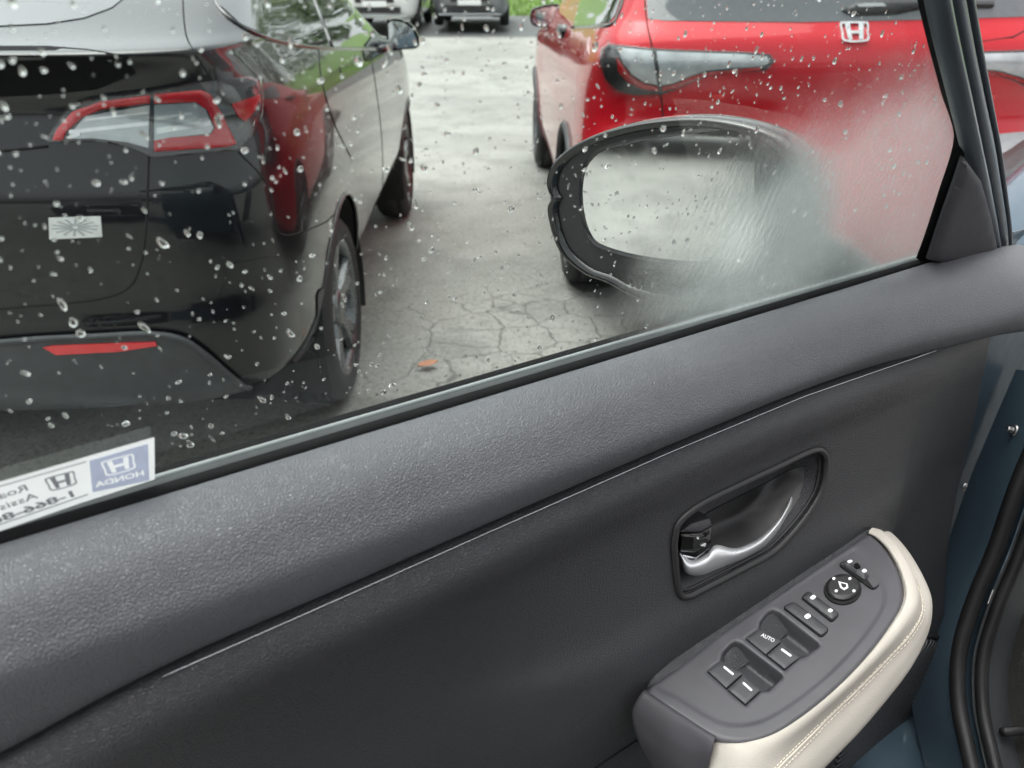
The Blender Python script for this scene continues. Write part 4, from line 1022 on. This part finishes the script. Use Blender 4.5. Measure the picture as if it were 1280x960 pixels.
def bolt(name, c, n, r, parent, mat='steel'):
    n = Vector(n).normalized(); u = n.orthogonal().normalized(); w = n.cross(u)
    lp = [Vector(c) + (u * math.cos(k * math.pi / 8) + w * math.sin(k * math.pi / 8)) * r for k in range(16)]
    o = shell(name, lp, n, [(0, 1), (.002, 1), (.003, .75)], M[mat], parent)
    lp = [Vector(c) + n * .003 + (u * math.cos(k * math.pi / 3) + w * math.sin(k * math.pi / 3)) * r * .55 for k in range(6)]
    sharp(shell('bolt_head', lp, n, [(0, 1), (.006, 1), (.007, .85)], M[mat], o), 30); return o
el = bvh_lift(FD, bvh_of(fixn(ds)))
for (x, y, r) in ((1205, 608, .006), (1219, 609, .0065)):
    c, n = el(x, y); bolt('door_bolt', c, n, r, door)
c, n = el(1252, 548)

# --- outside mirror
MC = FD.t(840, 250, .80); MN = Vector((1.66, .52, .03)).normalized()
def mp_(px, py): return FD.on(px, py, MC, MN)
OUT = [(687, 228), (690, 212), (701, 195), (726, 177), (762, 162), (812, 150), (870, 145), (915, 149), (955, 159), (985, 173), (1010, 198), (1022, 240), (1018, 290), (1002, 330), (972, 362), (930, 380), (880, 384), (830, 378), (792, 368), (762, 352), (735, 342), (708, 320), (695, 295), (688, 264), (690, 252), (694, 246), (690, 240)]
GLS = [(732, 240), (735, 215), (743, 200), (760, 187), (805, 176), (870, 166), (922, 161), (938, 165), (945, 180), (946, 215), (945, 265), (940, 300), (932, 314), (918, 321), (870, 325), (805, 318), (760, 306), (744, 294), (735, 270)]
outc = [mp_(*p) for p in cr(OUT, 4, True)]
hm = shell('side_mirror', outc, -MN, [(-.004, .90), (-.010, .955), (-.008, .985), (0, 1), (.012, 1.01), (.035, .985), (.065, .90), (.09, .74), (.105, .5), (.112, .22)], M['gloss_black'], door)
cen = sum(outc, Vector()) / len(outc)
patch('mirror_surround', [tuple(p) for p in cr([((x - 850) * .985 + 850, (y - 262) * .975 + 262) for x, y in OUT[:24]], 3, True)], lambda px, py: (mp_(px, py) + MN * .002, MN), M['satin_black'], hm, 8, 0, .012)
patch('mirror_bezel', [tuple(p) for p in cr([((x - 838) * 1.055 + 838, (y - 244) * 1.075 + 244) for x, y in GLS], 3, True)], lambda px, py: (mp_(px, py) + MN * .004, MN), M['gloss_black'], hm, 6, 0, .006, -.002, 8)
patch('mirror_glass', [tuple(p) for p in cr(GLS, 3, True)], lambda px, py: (mp_(px, py) + MN * .0055, MN), M['mirror'], hm, 8, 0, .003)
tube('mirror_arm', [mp_(960, 320) - MN * .05, FD.on(1040, 330, (0, -.06, 0), (0, 1, 0)), FD.on(1100, 350, (0, -.03, 0), (0, 1, 0)) + Vector((0, 0, -.03))], [.035, .03, .035], M['gloss_black'], hm, 12)

# ================================================================ the blue car itself (hinge side of the doorway)
FW = WORLD
bc = FW.empty('blue_car', 'blue-grey car body at the hinge side of the open door, right edge', 'car')
def W(px, py, t): return CAM + ray(px, py) * t
f0 = [W(1236, 260, 1.75), W(1250, 236, 1.8), W(1280, 207, 1.9), (W(1360, 150, 2.1)), W(1480, 90, 2.3)]
f1 = [W(1240, 268, 1.70), W(1254, 246, 1.74), W(1282, 218, 1.82), (W(1365, 165, 2.0)), W(1490, 110, 2.2)]
f2 = [W(1240, 300, 1.62), W(1258, 280, 1.64), W(1290, 255, 1.70), (W(1380, 215, 1.85)), W(1520, 170, 2.0)]
f3 = [W(1230, 340, 1.56), W(1258, 330, 1.57), W(1300, 310, 1.60), (W(1400, 280, 1.72)), W(1550, 250, 1.9)]
f4 = [W(1225, 470, 1.50), W(1255, 460, 1.50), W(1310, 440, 1.52), (W(1420, 400, 1.62)), W(1580, 380, 1.8)]
f5 = [W(1180, 760, 1.40), W(1230, 740, 1.40), W(1320, 720, 1.42), (W(1440, 700, 1.5)), W(1600, 690, 1.6)]
fend = loft('fender', [f0, f1, f2, f3, f4, f5], 6, 6, M['blue_paint'], bc, .003)
h0 = [W(1246, 196, 2.1), W(1262, 188, 2.15), W(1290, 170, 2.25), W(1400, 110, 2.5)]
h1 = [W(1246, 232, 1.84), W(1262, 226, 1.86), W(1290, 204, 1.95), W(1400, 140, 2.2)]
loft('cowl', [h0, h1], 4, 3, M['satin_black'], bc, .003)
# hinge pillar, weatherstrip, scuff panel, carpet, wet sill
wsx = [(1330, 470, .93), (1300, 540, .95), (1270, 612, .97), (1243, 690, .99), (1220, 745, 1.0), (1202, 800, 1.005), (1197, 840, 1.0), (1199, 885, .985), (1208, 930, .96), (1222, 985, .93), (1250, 1060, .88)]
wp = [W(*q) for q in wsx]
pa = [W(x - 60, y - 8, t + .10) for x, y, t in wsx]; pb = [W(x - 22, y - 4, t + .035) for x, y, t in wsx]; pc = [W(x - 2, y, t + .02) for x, y, t in wsx]
pil = loft('hinge_pillar', [pa, pb, pc, [p + Vector((.03, .01, 0)) for p in pc]], 5, 4, M['blue_paint'], bc)
tube('weatherstrip', cr(wp, 6), .0100, M['rubber'], bc, 12)
tube('weatherstrip_lip', [p + Vector((.016, -.006, .0)) for p in [Vector(q) for q in cr([W(x + 12, y + 2, t - .006) for x, y, t in wsx], 6)]], .008, M['rubber'], bc, 8)
s0 = [W(x + 18, y + 3, t + .004) for x, y, t in wsx]; s1 = [W(x + 36, y + 6, t + .006) for x, y, t in wsx]; s2 = [W(x + 58, y + 10, t + .03) for x, y, t in wsx]; s3 = [W(x + 66, y + 12, t + .06) for x, y, t in wsx]
loft('scuff_panel', [s0, [(a + b) / 2 + Vector((0, -.004, .004)) for a, b in zip(s0, s1)], s1, s2, s3], 5, 4, M['scuff'], bc)
k0 = [W(x + 60, y + 10, t + .045) for x, y, t in wsx]; k1 = [W(x + 170, y + 20, t + .10) for x, y, t in wsx]
loft('carpet', [k0, [(a + b) / 2 + Vector((0, 0, .005)) for a, b in zip(k0, k1)], k1], 5, 6, M['carpet'], bc)
tube('carpet_trim', [W(1254, 915, .975), W(1285, 912, 1.0), W(1330, 905, 1.03)], .006, M['rubber'], bc, 8)
y0 = [W(1070, 1010, 1.12), W(1130, 930, 1.15), W(1165, 880, 1.16), W(1196, 840, 1.15)]; y1 = [W(1150, 1040, 1.02), W(1195, 985, 1.04), W(1215, 930, 1.06), W(1216, 870, 1.08)]
loft('sill', [[p + Vector((-.03, .05, -.05)) for p in y0], y0, y1, [p + Vector((.04, 0, -.01)) for p in y1]], 5, 5, M['blue_paint'], bc)
pv = bvh_lift(FW, bvh_of(fixn(pil)))
c, n = pv(1268, 538); bolt('pillar_bolt', c, n, .008, bc)

# --- cabin behind and beside the camera: it darkens the window's reflection and the lower trim as a cabin does
HD = AZ + math.radians(25); HX = Vector((math.sin(HD), -math.cos(HD), 0)); HY = Vector((math.cos(HD), math.sin(HD), 0))
hin = FD.o + FD.R.transposed() @ Vector((-.2, 0, 0)); hin.z = 0
def K(x, y, z): return hin + HX * x + HY * y + Vector((0, 0, z))
loft('floor', [[K(x, y, z) for x in (.10, .5, 1.0, 1.5)] for y, z in ((-2.0, .38), (-1.2, .36), (-.6, .36), (-.25, .38), (-.02, .60))], 3, 4, M['carpet'], bc, .01)
loft('rocker', [[K(x, y, z) for y in (-2.6, -1.5, -.6, -.12)] for x, z in ((.10, .37), (.09, .43), (.03, .44), (-.01, .41), (-.01, .28), (.05, .24))], 4, 4, M['blue_paint'], bc)
loft('roof', [[K(x, y, z) for y in (-3.0, -2.0, -1.2, -.75)] for x, z in ((.24, 1.50), (.20, 1.54), (.26, 1.60), (.6, 1.64), (1.0, 1.64), (1.4, 1.62))], 4, 4, M['satin_black'], bc, .02)
loft('centre_pillar', [[K(x, y, z) for x, z in ((.06, .4), (.04, .7), (.05, 1.1), (.20, 1.55))] for y in (-1.46, -1.44, -1.34, -1.32)], 4, 4, M['satin_black'], bc, .02)
loft('dashboard', [[K(x, y, z) for x in (.30, .6, 1.0, 1.45)] for y, z in ((-.20, .50), (-.42, .70), (-.46, .88), (-.40, 1.0), (-.15, 1.04), (.25, 1.02))], 4, 4, M['satin_black'], bc, .02)
loft('hood', [[K(x, y, z) for x, z in ((.22, 1.0), (.30, 1.05), (.6, 1.08), (1.0, 1.08), (1.5, 1.03))] for y in (.30, .7, 1.1, 1.5)], 4, 4, M['blue_paint'], bc, .02)
st_ = []
for y, z in ((-.86, .50), (-.84, .58), (-.88, .64), (-1.05, .63), (-1.3, .60), (-1.42, .64), (-1.52, .85), (-1.60, 1.1), (-1.64, 1.2), (-1.70, 1.2), (-1.72, 1.1), (-1.62, .6)):
    st_.append([K(x, y + dy, z + dz) for x, dy, dz in ((.20, -.02, -.10), (.21, 0, .0), (.27, .02, .03), (.45, -.01, 0), (.63, .02, .03), (.69, 0, 0), (.70, -.02, -.10))])
loft('seat', st_, 4, 4, M['trim_lower'], bc)

# ================================================================ sticker, rain, leaf
def sticker():
    f = FD; lf = plane_lift(FD, (0, .0012, 0), (0, 1, -LEAN))
    e = FD.empty('window_sticker', 'white and blue sticker with mirrored lettering in the lower corner of the door window', 'sticker')
    patch('backing', [(193, 547), (193.5, 599), (100, 629), (0, 664), (-150, 722), (-150, 655), (0, 603), (100, 574)], lf, M['paper'], e, 12, 0, .0004)
    for q in ([(108, 576), (-150, 650), (-150, 651.2), (108, 577.2)], [(110, 617), (-150, 706), (-150, 707.2), (110, 618.2)]):
        patch('border_line', q, lf, M['ink'], e, 20, .0003, .0002)
    def basis(px, py):
        c = gl(px, py, .0012) + GN * .0006; ex = Vector((1, 0, 0)); ey = GN.cross(ex)
        if ey.z < 0: ey = -ey
        return c, ex, ey
    c, ex, ey = basis(77, 601); H_emblem('emblem_mark', c, ex, ey, GN, .0140, .0118, M['ink'], e, .0001, .06)
    def words(s, p0, p1, mat, hgt, bold):
        V, Fc = text_mesh(s, 1.0, bold); a, ex, ey = basis(*p0); b = basis(*p1)[0]; w = (b - a).length; d = (b - a).normalized(); up_ = GN.cross(d)
        if up_.z < 0: up_ = -up_
        sx = w / max(v.x for v in V); sy = hgt / .7
        mk('lettering', [a + d * v.x * sx + up_ * v.y * sy for v in V], Fc, M[mat], e, False)
    # blue panel with the badge and the name left open so the white backing shows through
    o0, ex, ey = basis(149, 581.5)
    def uv(px, py):
        d = gl(px, py, .0012) + GN * .0003 - o0; return Vector((d.dot(ex), d.dot(ey)))
    pts = []; eds = []; holes = []
    def loop(L, hole):
        b0 = len(pts); n = len(L); pts.extend(L); E_ = [(b0 + i, b0 + (i + 1) % n) for i in range(n)]; eds.extend(E_)
        if hole: holes.extend(E_)
    loop([uv(*p) for p in ((111.5, 575.5), (185, 554), (186.5, 600), (115.5, 615))], False)
    w_, h_ = .0165, .0135
    o_ = cr([(-.40, -.42), (.40, -.42), (.47, .0), (.50, .42), (.35, .5), (-.35, .5), (-.50, .42), (-.47, 0)], 4, True)
    loop([Vector((p[0] * w_, p[1] * h_)) for p in o_], True); loop([Vector((p[0] * w_ * .88, p[1] * h_ * .86)) for p in o_], True)
    loop([Vector((x * w_, y * h_)) for x, y in ((-.27, -.32), (-.13, -.32), (-.145, -.06), (.145, -.06), (.13, -.32), (.27, -.32), (.33, .40), (.17, .40), (.15, .10), (-.15, .10), (-.17, .40), (-.33, .40))], True)
    TV, TF = text_mesh('HONDA', 1.0, .03); a_, b_ = uv(181, 593), uv(119, 609); d_ = (b_ - a_); wd = d_.length; d_.normalize(); up2 = Vector((-d_.y, d_.x))
    if up2.y < 0: up2 = -up2
    mxx = max(v.x for v in TV); b0 = len(pts); pts.extend([a_ + d_ * (v.x / mxx * wd) + up2 * (v.y * .0042 / .7) for v in TV]); cn = {}
    for f in TF:
        for i in range(len(f)): k = tuple(sorted((f[i], f[(i + 1) % len(f)]))); cn[k] = cn.get(k, 0) + 1
    E_ = [(b0 + i, b0 + j) for (i, j), c_ in cn.items() if c_ == 1]; eds.extend(E_); holes.extend(E_)
    V2, E2, F2, *_ = delaunay_2d_cdt([p * 100 for p in pts], eds, [], 1, 1e-7)
    def odd(x, y):
        r = False
        for i, j in holes:
            p, q = pts[i], pts[j]
            if (p.y > y) != (q.y > y) and x < (q.x - p.x) * (y - p.y) / (q.y - p.y) + p.x: r = not r
        return r
    Fk = []
    for f in F2:
        c_ = sum((V2[i] for i in f), Vector((0, 0))) / len(f) / 100
        if not odd(c_.x, c_.y): Fk.append(tuple(f))
    mk('blue_panel', [o0 + ex * (v.x / 100) + ey * (v.y / 100) - GN * .0003 for v in V2], Fk, M['paper_blue'], e, False)
    words('Roadside', (37, 611), (-52, 640), 'ink', .0050, .01)
    words('Assistance', (48, 621), (-52, 655), 'ink', .0050, .01)
    words('1-866-864-5211', (98, 617.5), (-95, 685), 'ink', .0052, .03)
sticker()
# --- rain on the outside of the pane: caps of water of uneven outline
def drop_mesh(name, seed, tail):
    r = random.Random(seed); n = 14; V = []; Fc = []
    ph = [r.uniform(0, 6.28) for _ in range(3)]; am = [r.uniform(.06, .22), r.uniform(.06, .22), r.uniform(.03, .12)]
    def rim(a):
        q = 1 + am[0] * math.cos(a + ph[0]) + am[1] * math.cos(2 * a + ph[1]) + am[2] * math.cos(3 * a + ph[2])
        y = math.sin(a) * q
        return math.cos(a) * q * (.82 if tail else 1), y * (1.55 if (tail and y > 0) else 1.15 if tail else 1)
    levels = [(1.0, 0), (.975, .17), (.86, .34), (.58, .46), (.28, .51)]
    for s, h in levels:
        for k in range(n):
            x, z = rim(2 * math.pi * k / n); V.append((x * s, -h, z * s - (1 - s) * .12))
    V.append((0, -.52, -.1)); top = len(V) - 1
    for i in range(4):
        for k in range(n): Fc.append((i * n + k, i * n + (k + 1) % n, (i + 1) * n + (k + 1) % n, (i + 1) * n + k))
    Fc += [(4 * n + k, 4 * n + (k + 1) % n, top) for k in range(n)]; V.append((0, 0, 0)); c = len(V) - 1
    Fc += [((k + 1) % n, k, c) for k in range(n)]
    o = mk(name, V, Fc, M['water']); fixn(o); me = o.data; bpy.data.objects.remove(o); return me
DM = [drop_mesh('raindrop', k, k % 3 == 2) for k in range(9)]
GR = FD.R.transposed()
def drop_at(s, z):
    p = gp(s, z, -.0043); return FD.o + GR @ p
gx = GR @ Vector((1, 0, 0)); gy = GR @ GN; gzv = gx.cross(gy)
def visible(s, z):
    v = GR @ gp(s, z) + FD.o - CAM; zc = v.y * _c - v.z * _s; yc = v.y * _s + v.z * _c
    if zc < .05: return None
    return 640 + F_PX * v.x / zc, 480 - F_PX * yc / zc, zc
cand = []; placed = []
def front_s(z): return float(np.interp(z, [a[1] for a in fs], [a[0] for a in fs]))
tries = 0; cells = {}
while len(cand) < 3300 and tries < 90000:
    tries += 1
    px, py = random.uniform(-420, 1200), random.uniform(-260, 690); q = gl(px, py); s, z = q.x, q.z
    if z < .008 or z > .55 or s > 1.15 or s < front_s(z) + .012: continue
    # beads crowd towards the mirror end and the lower edge
    dens = .28 + .72 * min(1, max(0, (px - 300) / 500)) + (.25 if z < .06 else 0)
    if random.random() > dens: continue
    big = max(0, min(1, (s - .35) / .4))
    r = math.exp(random.gauss(math.log(.00062 + .00006 * big), .60)); r = min(r, .0026)
    if px < 210 and 540 < py: continue
    ck_ = (int(s / .006), int(z / .006))
    if any((s - a) ** 2 + (z - b) ** 2 < (r + c) ** 2 * 1.2 for i in (-1, 0, 1) for j in (-1, 0, 1) for a, b, c in cells.get((ck_[0] + i, ck_[1] + j), ())): continue
    cells.setdefault(ck_, []).append((s, z, r)); inn = 0 <= px <= 1280 and 0 <= py <= 960
    cand.append((r / visible(s, z)[2] if inn else -r, s, z, r, px, py))
cand.sort(reverse=True)
for i, (_, s, z, r, px, py) in enumerate(cand[:300]):
    o = bpy.data.objects.new('raindrop', DM[i % 9]); col.objects.link(o)
    tilt = random.gauss(-.25, .3); an_ = random.uniform(.62, 1.12); r = r * .92; ex = gx * math.cos(tilt) + gzv * math.sin(tilt); ez = ex.cross(gy)
    m = Matrix((ex * r * an_, gy * r, ez * r / an_)).transposed().to_4x4(); m.translation = drop_at(s, z); o.matrix_world = m
    tag(o, 'clear round raindrop clinging to the outside of the door window', 'raindrop', 'raindrops on the door window')
V = []; Fc = []
for i, (_, s, z, r, px, py) in enumerate(cand[300:]):
    me = DM[i % 9]; b = len(V); tilt = random.gauss(-.25, .3); an_ = random.uniform(.62, 1.12); r = r * .92; ex = gx * math.cos(tilt) + gzv * math.sin(tilt); ez = ex.cross(gy); c = drop_at(s, z)
    V += [c + (ex * v.co.x * an_ + gy * v.co.y + ez * v.co.z / an_) * r for v in me.vertices]; Fc += [tuple(b + q for q in p.vertices) for p in me.polygons]
tag(mk('rain_spray', V, Fc, M['water']), 'fine rain speckle between the larger drops on the door window', 'raindrops', kind='stuff')
# --- fallen leaf on the wet concrete
lc = WORLD.z(535, 458, .012); a_ = .3
V = []; n_ = 9
for k in range(n_):
    t = k / (n_ - 1); w = .024 * math.sin(math.pi * min(1, t * .95 + .04)) ** .8
    for sg in (-1, 0, 1): V.append(lc + Vector((math.cos(a_) * (t - .5) * .085 - math.sin(a_) * sg * w, math.sin(a_) * (t - .5) * .085 + math.cos(a_) * sg * w, .004 + abs(sg) * .010 + .008 * t * t)))
lf_ = mk('fallen_leaf', V, grid_faces(n_, 3), M['leaf']); tag(lf_, 'small orange fallen leaf on the wet concrete by the black car wheel', 'leaf')
lf_.modifiers.new('solid', 'SOLIDIFY').thickness = .0012

# --- cars standing behind: one shows in the door mirror, one unseen, added to darken the black car's tailgate
far_car(-7.26, -3.25, M['dark_paint'], 'dark car that shows at the top of the door mirror', math.radians(19.3), 1.0, 'parked_car', 'cars parked in the lot')
far_car(-1.75, -6.0, M['dark_paint'], 'unseen dark car added to darken the reflection in the black car tailgate', 0, 1.0, 'parked_car', 'cars parked in the lot')
